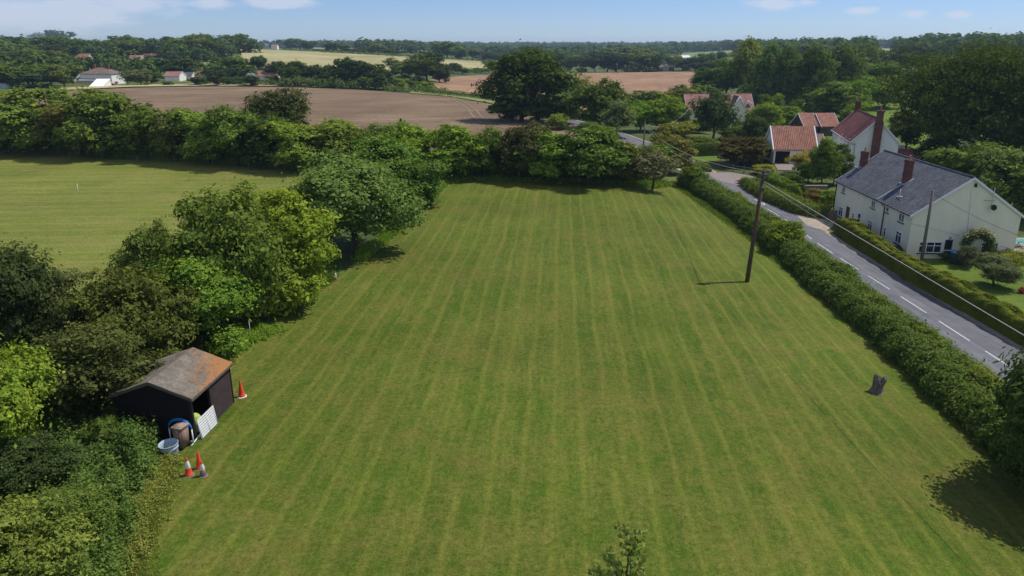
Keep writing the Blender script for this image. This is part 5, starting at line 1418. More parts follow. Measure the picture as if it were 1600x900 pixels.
# brick pier of the garden wall
p = Wh(1438, 250, -1.2)
bm = bmesh.new(); uvl = bm.loops.layers.uv.new('UVMap')
box(bm, -1.6, 1.6, -0.2, 0.2, -2.0, 0.9); box(bm, -0.9, 0.9, -0.35, 0.35, -2.0, 1.2)
bm.normal_update()
for f in bm.faces:
    for lp in f.loops:
        c = lp.vert.co; lp[uvl].uv = (c.y if abs(f.normal.x) > 0.5 else c.x, c.z)
wl = bm_obj('brick_wall', bm, M_BRICK); wl.location = p; tag(wl, 'short red brick wall with stone capping behind the slate ridge', 'wall')
bm = bmesh.new(); box(bm, -1.0, 1.0, -0.42, 0.42, 1.205, 1.3); bm_obj('capping', bm, M_STONE, wl)

# --- open garage with pantiles
gR = W(1273, 256); gL = W(1208, 254)
gl = px2m(gR, 64)
yaw_g = math.atan2(gR.y - gL.y, gR.x - gL.x)
gar = empty('open_garage', (gL.x, gL.y, tz(gL.x, gL.y))); bpy.data.objects.remove(gar)
# local frame: length axis to the left, gable axis away from the road
he_g = height_at(gR.x, gR.y, 233.0) - gR.z
hr_g = height_at(gR.x, gR.y + 3.6, 197.5) - gR.z
garage = House('open_garage', 'garage with pinkish pantiled roof, white verges and one open black doorway', 'garage', (gR.x, gR.y, gR.z), math.radians(90) + yaw_g * 0.3, 7.2, gl, he_g, hr_g - 0.1, M_WHITEW, M_PANTILE, over=0.25, pantile=True, gable_over=0.12, verge=0.2)
M_INSHADE = simple('painted_inside_shade', (0.012, 0.012, 0.013), 0.9, 0.2)  # near-black colour standing for the shade inside the garage
def panel(h, face, c, z0, w, hh, m, name, out=0.03):
    Mx = Matrix.Translation((0, c, 0)) @ Matrix.Rotation(-math.pi / 2, 4, 'Z') if face == 'x0' else Matrix.Translation((c, 0, 0))
    bm = bmesh.new(); box(bm, -w / 2, w / 2, -out, 0.02, z0, z0 + hh, M=Mx)
    return bm_obj(name, bm, m, h.o)
dh = he_g - 0.45
panel(garage, 'x0', gl * 0.79, 0.0, gl * 0.34, dh, M_INSHADE, 'doorway')  # flat dark panel on the solid wall, painted as a shaded opening
panel(garage, 'x0', gl * 0.30, 0.0, gl * 0.40, dh, M_WHITE, 'garage_door', 0.05)
# brown tiled lean-to right of the garage
p = W(1297, 254)
lt = House('garage_annexe', 'brown tiled low building with buff walls right of the open garage', 'outbuilding', (p.x, p.y + 2.5, p.z), math.radians(88), 6.0, px2m(p, 26), height_at(p.x, p.y + 2.5, 228) - p.z, height_at(p.x, p.y + 5.5, 210) - p.z, M_STONE, M_BROWNTILE, over=0.2, gable_over=0.1)
# orange outbuildings behind
p = Wh(1275, 198, -0.3)
for nm, uu, wpx, lab in (('tiled_barn', 1279, 24, 'small orange tiled outbuilding, left of the overgrown one, behind the open garage'), ('tiled_barn', 1312, 30, 'overgrown orange tiled outbuilding with pale patches behind the open garage')):
    q = Wh(uu, 197, -0.6)
    House(nm, lab, 'outbuilding', (q.x, q.y, -2.6), math.radians(97), 7.0, px2m(q, wpx), 2.0, height_at(q.x, q.y + 3.5, 177) + 2.6, M_BROWNTILE, M_PANTILE, over=0.2, pantile=True, gable_over=0.1, group='orange tiled outbuildings')

# --- dormer house
p = W(1176, 190)
L3 = px2m(p, 104)
he3 = height_at(p.x, p.y, 171) - p.z; hr3 = height_at(p.x, p.y + 4.2, 147) - p.z
h3 = House('dormer_house', 'cream house with faded red roof, gabled wing and small dormers beyond the road bend', 'house', (p.x, p.y, p.z), math.radians(90), 8.4, L3, he3, hr3, M_CREAM, M_PINKTILE, over=0.3, gable_over=0.15)
# wing with its own gable
def wing(hh, y0, y1, depth_, he, hr, wall, roof, name='gabled_wing', trim=M_WHITE):
    yc = (y0 + y1) / 2
    bm = bmesh.new(); prof = [(y0, -0.5), (y1, -0.5), (y1, he), (yc, hr), (y0, he)]
    a = [bm.verts.new((-depth_, y, z)) for y, z in prof]; b = [bm.verts.new((hh.rx, y, z)) for y, z in prof]
    bm.faces.new(a); bm.faces.new(b[::-1])
    for i in range(5): bm.faces.new((a[(i + 1) % 5], a[i], b[i], b[(i + 1) % 5]))
    bmesh.ops.recalc_face_normals(bm, faces=bm.faces)
    wg = bm_obj(name, bm, wall, hh.o)
    bm = bmesh.new(); sl = (hr - he) / (yc - y0)
    for sg, ye in ((-1, y0 - 0.2), (1, y1 + 0.2)):
        ze = he - sl * 0.2
        v = [bm.verts.new(c) for c in ((-depth_ - 0.2, ye, ze + .12), (-depth_ - 0.2, yc, hr + .12), (hh.rx, yc, hr + .12), (hh.rx, ye, ze + .12))]
        w = [bm.verts.new(q.co - Vector((0, 0, 0.11))) for q in v]
        bm.faces.new(v); bm.faces.new(w[::-1])
        for i in range(4): bm.faces.new((v[(i + 1) % 4], v[i], w[i], w[(i + 1) % 4]))
    bmesh.ops.recalc_face_normals(bm, faces=bm.faces)
    bm_obj('wing_roof', bm, roof, wg)
    bm = bmesh.new()
    for ye in (y0 - 0.22, y1 + 0.22):
        tube(bm, [(-depth_ - 0.22, ye, he - sl * 0.22 + 0.03), (-depth_ - 0.22, yc, hr + 0.05)], 0.11, 4)
    bm_obj('bargeboard', bm, trim, wg)
    return wg
wg = wing(h3, L3 * 0.14, L3 * 0.14 + 4.6, 2.0, he3 - 0.1, hr3 - 0.35, M_CREAM, M_PINKTILE)
dm = wing(h3, L3 * 0.035, L3 * 0.035 + 1.8, -0.9, he3 + 1.5, he3 + 2.3, M_WHITEW, M_PINKTILE, 'dormer')
for yy in (L3 * 0.035 + 0.9,):
    bm = bmesh.new(); box(bm, 0.84, 0.9, yy - 0.5, yy + 0.5, he3 + 0.6, he3 + 1.5); fr = bm_obj('window', bm, M_WHITE, h3.o)
    bm = bmesh.new(); box(bm, 0.81, 0.838, yy - 0.4, yy - 0.04, he3 + 0.7, he3 + 1.4); box(bm, 0.81, 0.838, yy + 0.04, yy + 0.4, he3 + 0.7, he3 + 1.4); bm_obj('pane', bm, M_GLASS, fr)
h3.window('x0', L3 * 0.80, 0.7, 1.3, 1.2, cols=2)
h3.window('x0', L3 * 0.62, 0.1, 1.8, 2.1, cols=2)
bm = bmesh.new(); yq = L3 * 0.02
v = [bm.verts.new(c) for c in ((-3.2, -3.0, 1.9), (-3.2, L3 * .14, 1.9), (0, L3 * .14, 2.7), (0, -1.0, 2.7))]
w = [bm.verts.new(q.co - Vector((0, 0, 0.12))) for q in v]
bm.faces.new(v); bm.faces.new(w[::-1])
for i in range(4): bm.faces.new((v[(i + 1) % 4], v[i], w[i], w[(i + 1) % 4]))
for x, y in ((-3.1, -2.8), (-3.1, L3 * .13)): box(bm, x, x + 0.12, y, y + 0.12, -0.3, 1.85)
bmesh.ops.recalc_face_normals(bm, faces=bm.faces)
bm_obj('porch_roof', bm, simple('pale_porch_tiles', (0.42, 0.34, 0.30), 0.8, 0.15), h3.o)
# --- small garden shed with grey roof right of the dormer house
p = W(1186, 190)
gs = House('garden_shed', 'small grey roofed garden shed beside the dormer house patio', 'shed', (p.x, p.y, p.z), math.radians(90), 2.4, px2m(p, 14), 1.7, 2.2, M_FENCE, M_GREYROOF, over=0.15)

# --- village houses on the left
def vhouse(name, lab, u, vb, wpx, v_eave, v_ridge, dep, wall, roof, hip=0.0, yaw=90, cat='house', **k):
    """house whose long side faces the camera; u,vb: foot of its right front corner"""
    p = W(u, vb); L_ = px2m(p, wpx)
    he = height_at(p.x, p.y, v_eave) - p.z; hr = height_at(p.x, p.y + dep / 2, v_ridge) - p.z
    return House(name, lab, cat, (p.x, p.y, p.z), math.radians(yaw), dep, L_, he, hr, wall, roof, over=0.35, hip=hip, sink=2.0, **k)
big = vhouse('village_house', 'large hip roofed brown house behind the white boarded lean-to at the left', 176, 132, 49, 115, 105.5, 12, M_WHITEW, M_BROWNTILE, hip=0.9)
big.chimney(big.rx, big.L * 0.28, 1.0, 1.0, big.hr + 1.6, big.hr - 1.2, pots=0); big.chimney(big.rx, big.L * 0.72, 1.0, 1.0, big.hr + 1.6, big.hr - 1.2, pots=0)
p = W(167, 131); lw = px2m(p, 37); hh_ = height_at(p.x, p.y, 116) - p.z
lo = House('tiled_lean_to', 'grey mono pitch roof in front of the large hip roofed brown house', 'outbuilding', (p.x, p.y - 6, tz(p.x, p.y - 6)), math.radians(94), 6.8, lw, 1.6, hh_, M_STONE, M_GREYROOF, ridge=0.97, over=0.2, sink=2)
p = W(161, 137.0); lw = px2m(p, 16)
wb = House('white_boarded_shed', 'bright white ribbed shed roof below the grey mono pitch roof', 'shed', (p.x, p.y, p.z), math.radians(97), 9.0, lw * 1.2, 0.5, height_at(p.x, p.y + 8.8, 123.5) - p.z, M_WHITEW, M_WHITE, ridge=0.96, over=0.2, pantile=True, sink=2)
vhouse('village_house', 'white village house with red roof and a gable facing the field, second group', 281, 127, 23, 119, 112, 8, M_WHITEW, M_PINKTILE)
v2 = vhouse('village_house', 'low house with dark slate roof joined to the white gabled village house', 300, 124, 20, 118, 113.2, 7, M_CREAM, M_SLATE)
vhouse('village_house', 'village house with a red pyramid roof', 328, 123, 27, 116, 103, 12, M_STONE, M_PANTILE, hip=1.0)
a = vhouse('village_house', 'long village bungalow with pink roof and twin white gables', 436, 125, 48, 118.5, 110.5, 9, M_WHITEW, M_PINKTILE)
for f in (0.83, 0.95):
    wing(a, a.L * f - 2.6, a.L * f + 1.6, 2.0, a.he - 0.3, a.hr - 1.0, M_CREAM, M_SLATE)
b = vhouse('village_house', 'village house with orange roof high among the trees, left of the pale roofed one', 137, 93, 21, 91, 84, 9, M_STONE, M_PANTILE)
vhouse('village_house', 'village house with faded pink roof beside the brownish conifer', 219, 94, 19, 91.5, 86.5, 9, M_STONE, M_PINKTILE)
vhouse('village_shed', 'small dark shed with red roof, left of its twin, high on the hillside', 234, 90, 11, 87, 84, 7, M_BLACK, M_REDTILE, group='twin dark sheds', cat='shed')
vhouse('village_shed', 'small dark shed with red roof, right of its twin, high on the hillside', 246, 90, 10, 87, 84, 7, M_BLACK, M_REDTILE, group='twin dark sheds', cat='shed')
vhouse('distant_farmhouse', 'tiny white farmhouse on the skyline at the left end of the pale field', 433, 77.5, 9, 73, 69.5, 12, M_WHITEW, M_PINKTILE)
vhouse('distant_farmhouse', 'tiny pink roofed farmhouse left of the white one on the skyline', 420, 75.5, 8, 71, 68, 12, M_STONE, M_PINKTILE)
vhouse('distant_farmhouse', 'tiny pink roofed farmhouse at the right of the skyline farm group', 441, 74.5, 10, 70.5, 67, 12, M_STONE, M_PINKTILE)
vhouse('distant_cottage', 'small pale roofed cottage at the right edge of the dark copse', 625, 112, 13, 108, 104.5, 9, M_STONE, M_PINKTILE)
vhouse('distant_barn', 'white roofed barn in the pale green field right of the valley trees', 1079, 93, 16, 90, 86.5, 20, M_WHITEW, M_WHITE, cat='barn')
vh = vhouse('distant_cottage', 'red roofed cottage with brick gable behind the red soil field', 1052, 110.5, 26, 105, 99, 10, M_BRICK, M_BROWNTILE)
wing(vh, vh.L * 0.30, vh.L * 0.30 + 5, 2.0, vh.he - 0.5, vh.hr - 0.5, M_STONE, M_PANTILE)
vhouse('hillside_house', 'pale brown roof showing between the tall trees of the hillside wood', 1197, 112, 22, 104, 97.5, 9, M_STONE, M_PINKTILE)

# ------------------------------------------------------------------ black field shed
SH = Vector((-18.94, 31.68, 0)); SHY = math.radians(-5.45); SW, SL, SE, SR = 3.79, 3.96, 2.30, 3.02
M_BOARD = N('black_stained_boards')
_o = M_BOARD.obj(); _sp = M_BOARD.n('ShaderNodeSeparateXYZ'); M_BOARD.t.links.new(_o, _sp.inputs[0])
_ln = M_BOARD.math('SINE', M_BOARD.math('MULTIPLY', _sp.outputs['Z'], 2 * math.pi / 0.15))
_nz = M_BOARD.noise(M_BOARD.map(_o, (1, 1, 9)), 2.5, 5, 0.7)
M_BOARD.col(M_BOARD.ramp(_nz, ((0.3, (0.006, 0.005, 0.005)), (0.7, (0.014, 0.011, 0.012))))); M_BOARD.rough(0.85); M_BOARD.bump(_ln, 0.5, 0.02)
M_BOARD = M_BOARD.m
M_FELT = N('lichened_roof_felt')
_o = M_FELT.obj(); _a = M_FELT.noise(_o, 1.3, 6, 0.7); _b = M_FELT.noise(_o, 7, 6, 0.75); _c = M_FELT.noise(_o, 2.2, 5, 0.65)
_sp = M_FELT.n('ShaderNodeSeparateXYZ'); M_FELT.t.links.new(_o, _sp.inputs[0])
_base = M_FELT.ramp(_a, ((0.3, (0.11, 0.092, 0.072)), (0.55, (0.19, 0.165, 0.130)), (0.75, (0.27, 0.24, 0.19))))
_base = M_FELT.mix(1.0, _base, M_FELT.ramp(_b, ((0.3, 0.6), (0.7, 1.3))), 'MULTIPLY')
# lichen grows on the eastern slope, thickest towards its back
_k = M_FELT.math('ADD', M_FELT.math('MULTIPLY', _sp.outputs['X'], 0.10), M_FELT.math('MULTIPLY', _sp.outputs['Y'], 0.055))
_l = M_FELT.math('ADD', M_FELT.math('MULTIPLY', M_FELT.math('ADD', _c, _b), 0.5), M_FELT.math('SUBTRACT', _k, 0.40))
_base = M_FELT.mix(M_FELT.ramp(M_FELT.math('ADD', _l, M_FELT.math('MULTIPLY', M_FELT.math('SUBTRACT', M_FELT.noise(_o, 11, 6, 0.8), 0.5), 0.7)), ((0.52, 0.0), (0.62, 0.85))), _base, (0.36, 0.155, 0.045))
M_FELT.col(_base); M_FELT.rough(0.95); M_FELT.bump(_b, 0.6, 0.03); M_FELT = M_FELT.m
shed = empty('field_shed', SH, SHY); tag(shed, 'open sided black wooden shed with an orange lichened roof beside the lawn', 'shed')
bm = bmesh.new(); t = 0.06
def gab(y0, y1):
    prof = [(0, -0.1), (SW, -0.1), (SW, SE), (SW / 2, SR), (0, SE)]
    a = [bm.verts.new((x, y0, z)) for x, z in prof]; b = [bm.verts.new((x, y1, z)) for x, z in prof]
    bm.faces.new(a); bm.faces.new(b[::-1])
    for i in range(5): bm.faces.new((a[(i + 1) % 5], a[i], b[i], b[(i + 1) % 5]))
gab(0, t); gab(SL - t, SL)
box(bm, 0, t, t + .002, SL - t - .002, -0.1, SE)
bmesh.ops.recalc_face_normals(bm, faces=bm.faces)
bm_obj('wall', bm, M_BOARD, shed)
M_BOARD2 = simple('brown_black_boards', (0.050, 0.034, 0.032), 0.85, 0.25, 3.0)
bm = bmesh.new(); y0 = SL * 0.44
nb = 13
for k in range(nb):
    z0 = -0.05 + k * (SE + 0.02) / nb; z1 = z0 + (SE + 0.02) / nb
    vs = box(bm, SW - t, SW, y0, SL - t - .002, z0, z1 - 0.002)
    for v_ in vs:
        if v_.co.x > SW - 0.01 and v_.co.z < z0 + 0.01: v_.co.x += 0.022
bm_obj('side_panel', bm, M_BOARD2, shed)
bm = bmesh.new()
bm.free()
for bx in ((SW - 0.10, SW + 0.015, -0.02, 0.10, -0.1, SE - 0.02), (SW - 0.10, SW + 0.035, y0 - 0.06, y0 - 0.003, -0.1, SE), (SW - 0.07, SW + 0.03, SL - 0.01, SL + 0.05, -0.1, SE)):
    bm = bmesh.new(); box(bm, *bx); bm_obj('post', bm, M_BLACK, shed)
bm = bmesh.new(); sl = (SR - SE) / (SW / 2); ov = 0.16; go = 0.12
for x0, s_ in ((0, -1), (SW, 1)):
    xe = x0 + s_ * ov; ze = SE - sl * ov; n_ = 10
    rows = []
    for k in range(n_ + 1):
        y = -go + (SL + 2 * go) * k / n_
        row = []
        for j in range(7):
            f = j / 6; x = xe + (SW / 2 - xe) * f; z = ze + (SR - ze) * f
            sag = -0.035 * math.sin(math.pi * k / n_) * (1 - abs(f - 0.5)) + 0.012 * math.sin(k * 2.1 + j * 1.7)
            row.append(bm.verts.new((x, y, z + 0.07 + sag)))
        rows.append(row)
    low = [[bm.verts.new(v_.co - Vector((0, 0, 0.055))) for v_ in r_] for r_ in rows]
    for k in range(n_):
        for j in range(6):
            bm.faces.new((rows[k][j], rows[k + 1][j], rows[k + 1][j + 1], rows[k][j + 1])); bm.faces.new((low[k][j], low[k][j + 1], low[k + 1][j + 1], low[k + 1][j]))
    for k in range(n_): bm.faces.new((rows[k][0], low[k][0], low[k + 1][0], rows[k + 1][0]))
    for j in range(6):
        bm.faces.new((rows[0][j], rows[0][j + 1], low[0][j + 1], low[0][j])); bm.faces.new((rows[n_][j + 1], rows[n_][j], low[n_][j], low[n_][j + 1]))
bmesh.ops.recalc_face_normals(bm, faces=bm.faces)
bm_obj('roof', bm, M_FELT, shed)
bm = bmesh.new()
for (xa, za, xb, zb) in ((-ov, SE - sl * ov, SW / 2, SR), (SW / 2, SR, SW + ov, SE - sl * ov)):
    for y in (-go - 0.03, SL + go + 0.002):
        f = [bm.verts.new(c) for c in ((xa, y, za - 0.10), (xb, y, zb - 0.10), (xb, y, zb + 0.06), (xa, y, za + 0.06))]
        g_ = [bm.verts.new(v_.co + Vector((0, 0.027, 0))) for v_ in f]
        bm.faces.new(f); bm.faces.new(g_[::-1])
        for i in range(4): bm.faces.new((f[(i + 1) % 4], f[i], g_[i], g_[(i + 1) % 4]))
box(bm, SW + ov - 0.02, SW + ov + 0.02, -go, SL + go, SE - sl * ov - 0.09, SE - sl * ov + 0.0)
bmesh.ops.recalc_face_normals(bm, faces=bm.faces)
bm_obj('fascia', bm, simple('weathered_fascia', (0.10, 0.085, 0.07), 0.85, 0.3), shed)
RS = Matrix.Rotation(SHY, 4, 'Z'); SM = Matrix.Translation(SH) @ RS
def sp(x, y, z=0): return SM @ Vector((x, y, z))

# ------------------------------------------------------------------ things by the shed
M_CONE = simple('orange_plastic', (0.78, 0.085, 0.03), 0.45, 0.10, 4)
M_CONED = simple('faded_orange_plastic', (0.50, 0.16, 0.055), 0.6, 0.25, 6)
M_RUBBER = simple('grey_rubber', (0.16, 0.16, 0.17), 0.8, 0.2, 8)
M_SLEEVE = simple('white_sleeve', (0.76, 0.75, 0.72), 0.5, 0.10, 10)
M_DIRTY = simple('dirty_sleeve', (0.55, 0.50, 0.42), 0.6, 0.25, 10)
def cone(u, vb, vt, lab, body, sleeve, base, scale=None, tip=None, lowband=None):
    p = W(u, vb); h = height_at(p.x, p.y, vt) - p.z if scale is None else scale
    o = empty('traffic_cone', p, _tr.uniform(0, 1.5)); tag(o, lab, 'traffic cone', 'traffic cones')
    r0 = 0.19 * h
    prof = lambda f: r0 * (1 - f) + 0.028 * f
    bm = bmesh.new(); b = 0.26 * h
    vs = []
    for z, e in ((0, b), (0.035, b), (0.05, b - 0.02)):
        ring = []
        for k in range(8):
            a = math.pi / 8 + k * math.pi / 4
            ring.append(bm.verts.new((e * 1.05 * max(-0.93, min(0.93, math.cos(a) * 1.02)), e * 1.05 * max(-0.93, min(0.93, math.sin(a) * 1.02)), z)))
        vs.append(ring)
    for i in range(2):
        for k in range(8): bm.faces.new((vs[i][k], vs[i][(k + 1) % 8], vs[i + 1][(k + 1) % 8], vs[i + 1][k]))
    bm.faces.new(vs[0][::-1]); bm.faces.new(vs[2])
    bm_obj('base', bm, base, o)
    bm = bmesh.new(); lathe(bm, [(r0 * 1.12, 0.048), (prof(0.08), 0.09 * h)] + [(prof(f), f * h) for f in (0.3, 0.6, 0.9)] + [(0.03, h * 0.98), (0.02, h)], 20)
    bm_obj('body', bm, body, o)
    if sleeve:
        bm = bmesh.new(); f0, f1 = 0.42, 0.78
        lathe(bm, [(prof(f0) + 0.004, f0 * h), (prof(f0) + 0.008, f0 * h + 0.01), (prof(f1) + 0.008, f1 * h - 0.01), (prof(f1) + 0.004, f1 * h)], 20)
        bm_obj('sleeve', bm, sleeve, o)
    if lowband:
        bm = bmesh.new(); f0, f1 = 0.10, 0.34
        lathe(bm, [(prof(f0) + 0.004, f0 * h), (prof(f0) + 0.008, f0 * h + 0.01), (prof(f1) + 0.008, f1 * h - 0.01), (prof(f1) + 0.004, f1 * h)], 20)
        bm_obj('lower_band', bm, lowband, o)
    return o
cone(295.5, 743, 714, 'red and white traffic cone, left of the three on the lawn below the shed', M_CONE, M_SLEEVE, M_RUBBER)
cone(312.5, 732, 705, 'plain red traffic cone at the back of the three below the shed', M_CONE, None, M_RUBBER)
cone(318, 744, 720, 'dirty orange traffic cone with dark foot, right of the three below the shed', M_CONED, M_SLEEVE, M_RUBBER, lowband=M_RUBBER)
cone(378, 620, 594, 'plain red traffic cone with white base standing behind the shed', M_CONE, None, M_SLEEVE)
cone(524.5, 438, 423, 'black and white dirty traffic cone on the grass between the two large left trees', M_RUBBER, M_SLEEVE, M_RUBBER, lowband=M_CONED)
cone(586.5, 392, 378, 'dirty traffic cone with white band next to the broad spreading tree', M_CONED, M_SLEEVE, M_RUBBER, lowband=M_RUBBER)
# wheelie bin
M_BIN = simple('faded_brown_plastic', (0.24, 0.155, 0.115), 0.6, 0.12, 3)
p = W(286, 699); hb = 1.16
bin_ = empty('wheelie_bin', p, math.radians(-14)); tag(bin_, 'faded brown wheelie bin standing at the corner of the black shed', 'wheelie bin')
def frus(bm, w0, d0, w1, d1, z0, z1, dy=0.0):
    lo_ = [bm.verts.new((x * w0 / 2, y * d0 / 2, z0)) for x, y in ((-1, -1), (1, -1), (1, 1), (-1, 1))]
    hi_ = [bm.verts.new((x * w1 / 2, y * d1 / 2 + dy, z1)) for x, y in ((-1, -1), (1, -1), (1, 1), (-1, 1))]
    bm.faces.new(lo_[::-1]); bm.faces.new(hi_)
    for i in range(4): bm.faces.new((lo_[i], lo_[(i + 1) % 4], hi_[(i + 1) % 4], hi_[i]))
bm = bmesh.new(); frus(bm, 0.42, 0.44, 0.52, 0.54, 0.06, hb - 0.14); frus(bm, 0.56, 0.58, 0.58, 0.60, hb - 0.14, hb - 0.05)
for x in (-0.12, 0.12): box(bm, x - 0.03, x + 0.03, -0.265, -0.22, 0.25, 0.85)
bmesh.ops.bevel(bm, geom=bm.edges[:], offset=0.02, segments=2, affect='EDGES'); bm_obj('body', bm, M_BIN, bin_, True)
bm = bmesh.new(); frus(bm, 0.60, 0.64, 0.52, 0.54, hb - 0.045, hb + 0.03, 0.0); box(bm, -0.2, 0.2, -0.25, 0.22, hb + 0.03, hb + 0.05); tube(bm, [(-0.24, 0.34, hb - 0.06), (0.24, 0.34, hb - 0.06)], 0.025, 8)
bmesh.ops.bevel(bm, geom=[e for e in bm.edges if e.calc_length() > 0.3], offset=0.015, segments=2, affect='EDGES')
bm_obj('lid', bm, simple('faded_lid', (0.33, 0.24, 0.19), 0.6, 0.1, 3), bin_, True)
for x in (-0.25, 0.25):
    bm = bmesh.new(); M2 = Matrix.Translation((x, 0.22, 0.11)) @ Matrix.Rotation(math.pi / 2, 4, 'Y')
    bmesh.ops.create_cone(bm, cap_ends=True, segments=16, radius1=0.11, radius2=0.11, depth=0.06, matrix=M2); bm_obj('wheel', bm, M_BLACK, bin_)
# blue tub
M_TUB = simple('pale_blue_plastic', (0.34, 0.43, 0.52), 0.45, 0.08, 3)
p = W(267, 710)
tub = empty('plastic_tub', p, 0); tag(tub, 'round pale blue plastic tub in front of the brown wheelie bin', 'tub')
bm = bmesh.new(); lathe(bm, [(0.31, 0.0), (0.34, 0.03), (0.37, 0.20), (0.39, 0.36), (0.415, 0.37), (0.415, 0.41), (0.395, 0.42), (0.41, 0.56), (0.44, 0.57), (0.44, 0.61), (0.415, 0.61), (0.39, 0.40), (0.35, 0.10), (0.3, 0.06)], 36)
bm_obj('shell', bm, M_TUB, tub)
tub.rotation_euler = (0.06, -0.05, 0)
# arched white and blue hoops
M_BLUE = simple('blue_plastic', (0.02, 0.16, 0.42), 0.4, 0.08)
for i, (dy, dx, wh) in enumerate(((-0.16, 0.0, 'nearest the shed wall'), (-0.24, 0.06, 'in the middle of three'), (-0.32, 0.10, 'nearest the bin'))):
    c = sp(SW - 0.62 + dx, dy); hp = empty('arched_hoop', c, SHY); tag(hp, 'white arched hoop with blue top behind the brown bin, ' + wh, 'hoop', 'arched hoops behind the bin')
    R_, H_ = 0.56, 0.80
    bm = bmesh.new()
    for sg in (-1, 1): tube(bm, [(sg * R_, 0, 0), (sg * R_, 0, H_)], 0.027, 8)
    bm_obj('leg', bm, M_WHITE, hp)
    bm = bmesh.new(); tube(bm, [(R_ * math.cos(a), 0, H_ + 0.46 * math.sin(a)) for a in np.linspace(0, math.pi, 17)], 0.029, 8)
    bm_obj('arch', bm, M_BLUE, hp)
# white slatted hurdle in the shed opening
hu = empty('slatted_hurdle', sp(SW + 0.10, 0.12), SHY); tag(hu, 'white slatted hurdle panel leaning in the opening of the black shed', 'hurdle')
bm = bmesh.new()
for k in range(8):
    z = 0.05 + k * 0.125; x = 0.10 - 0.12 * k / 7
    box(bm, x, x + 0.03, 0.0, 1.62, z, z + 0.088)
bm_obj('slat', bm, M_WHITE, hu)
bm = bmesh.new()
for y in (0.03, 0.8, 1.56): tube(bm, [(0.16, y, 0.0), (0.01, y, 1.04)], 0.016, 6)
bm_obj('upright', bm, M_WHITE, hu)
for i, (a, b) in enumerate(((((295, 693), (318, 682))), (((299, 698), (313, 683))))):
    p0, p1 = W(*a), W(*b); bm = bmesh.new(); tube(bm, [p0 + Vector((0, 0, 0.04)), p1 + Vector((0, 0, 0.10 + 0.05 * i))], 0.027, 8)
    tag(bm_obj('white_pole', bm, M_WHITE), ('upper' if i == 0 else 'lower') + ' white pole lying on the grass at the foot of the hurdle', 'pole', 'white poles by the hurdle')
p = sp(SW - 0.35, 0.75); bm = bmesh.new(); bmesh.ops.create_icosphere(bm, subdivisions=3, radius=0.33, matrix=Matrix.Translation(p + Vector((0, 0, 0.55))) @ Matrix.Diagonal((1, 1, 1.6, 1)))
tag(bm_obj('feed_sack', bm, simple('lime_plastic', (0.40, 0.50, 0.10), 0.5, 0.15), smooth=True), 'lime green sack behind the slatted hurdle', 'sack')
# stump
p = W(1368, 614)
bm = bmesh.new(); rng = random.Random(3); rings = []
lv = [(0.0, 0.46), (0.1, 0.36), (0.3, 0.30), (0.5, 0.29), (0.68, 0.34), (0.82, 0.37), (0.92, 0.31), (0.84, 0.16)]
for zi, (z, r) in enumerate(lv):
    rings.append([bm.verts.new((0.20 * z + r * (1 + 0.16 * math.sin(3 * a + 1) + 0.08 * math.sin(7 * a + zi)) * math.cos(a), 0.05 * z + r * (0.85 + 0.12 * math.sin(5 * a)) * math.sin(a), z + (0.16 * math.sin(2 * a + 2) + 0.10 * math.sin(5 * a) + rng.uniform(-.05, .05)) * (z > 0.7))) for a in np.linspace(0, 2 * math.pi, 25)[:-1]])
for i in range(len(rings) - 1):
    for k in range(24): bm.faces.new((rings[i][k], rings[i][(k + 1) % 24], rings[i + 1][(k + 1) % 24], rings[i + 1][k]))
bm.faces.new(rings[-1])
st = bm_obj('tree_stump', bm, M_DEADWOOD); st.location = p; tag(st, 'leaning grey tree stump standing alone on the lawn near the shaggy hedge', 'tree stump')
# log at the bottom left
p0, p1 = W(150, 884), W(182, 905); bm = bmesh.new(); tube(bm, [p0 + Vector((-.3, .2, 0.10)), p0.lerp(p1, .5) + Vector((0, 0, 0.16)), p1 + Vector((0, 0, 0.06))], [0.05, 0.055, 0.04], 8)
tag(bm_obj('fallen_branch', bm, M_DEADWOOD), 'pale fallen branch at the edge of the nettles, bottom left', 'branch')
# thin posts
def post(name, u, vb, vt, r, m, lab, group=None, cat='post', lean=(0, 0)):
    p = W(u, vb); h = height_at(p.x, p.y, vt) - p.z
    bm = bmesh.new(); tube(bm, [(0, 0, -0.2), (lean[0] * h, lean[1] * h, h)], [r, r * 0.85], 10)
    o = bm_obj(name, bm, m); o.location = p
    return tag(o, lab, cat, group), h
post('white_stake', 123, 303, 287, 0.03, M_WHITE, 'thin white stake standing alone in the meadow')
post('marker_post', 391.5, 524, 500, 0.022, M_SLEEVE, 'thin white post by the foot of the large dense green tree')
post('marker_post', 463.5, 475, 455, 0.022, M_SLEEVE, 'thin white post under the yellow leaved tree')
for u, vb, wh in ((216, 255, 'third from the left'), (274, 256, 'third from the right'), (332, 259, 'second from the right'), (389, 266, 'rightmost'), (110, 248, 'leftmost'), (160, 251, 'second from the left')):
    post('fence_post', u, vb, vb - 11, 0.06, M_FENCE, wh + ' weathered fence post in front of the dark trees behind the meadow', 'fence posts behind the meadow')
# mown grass: two molehill like tufts are left out; manhole etc. none in the photograph

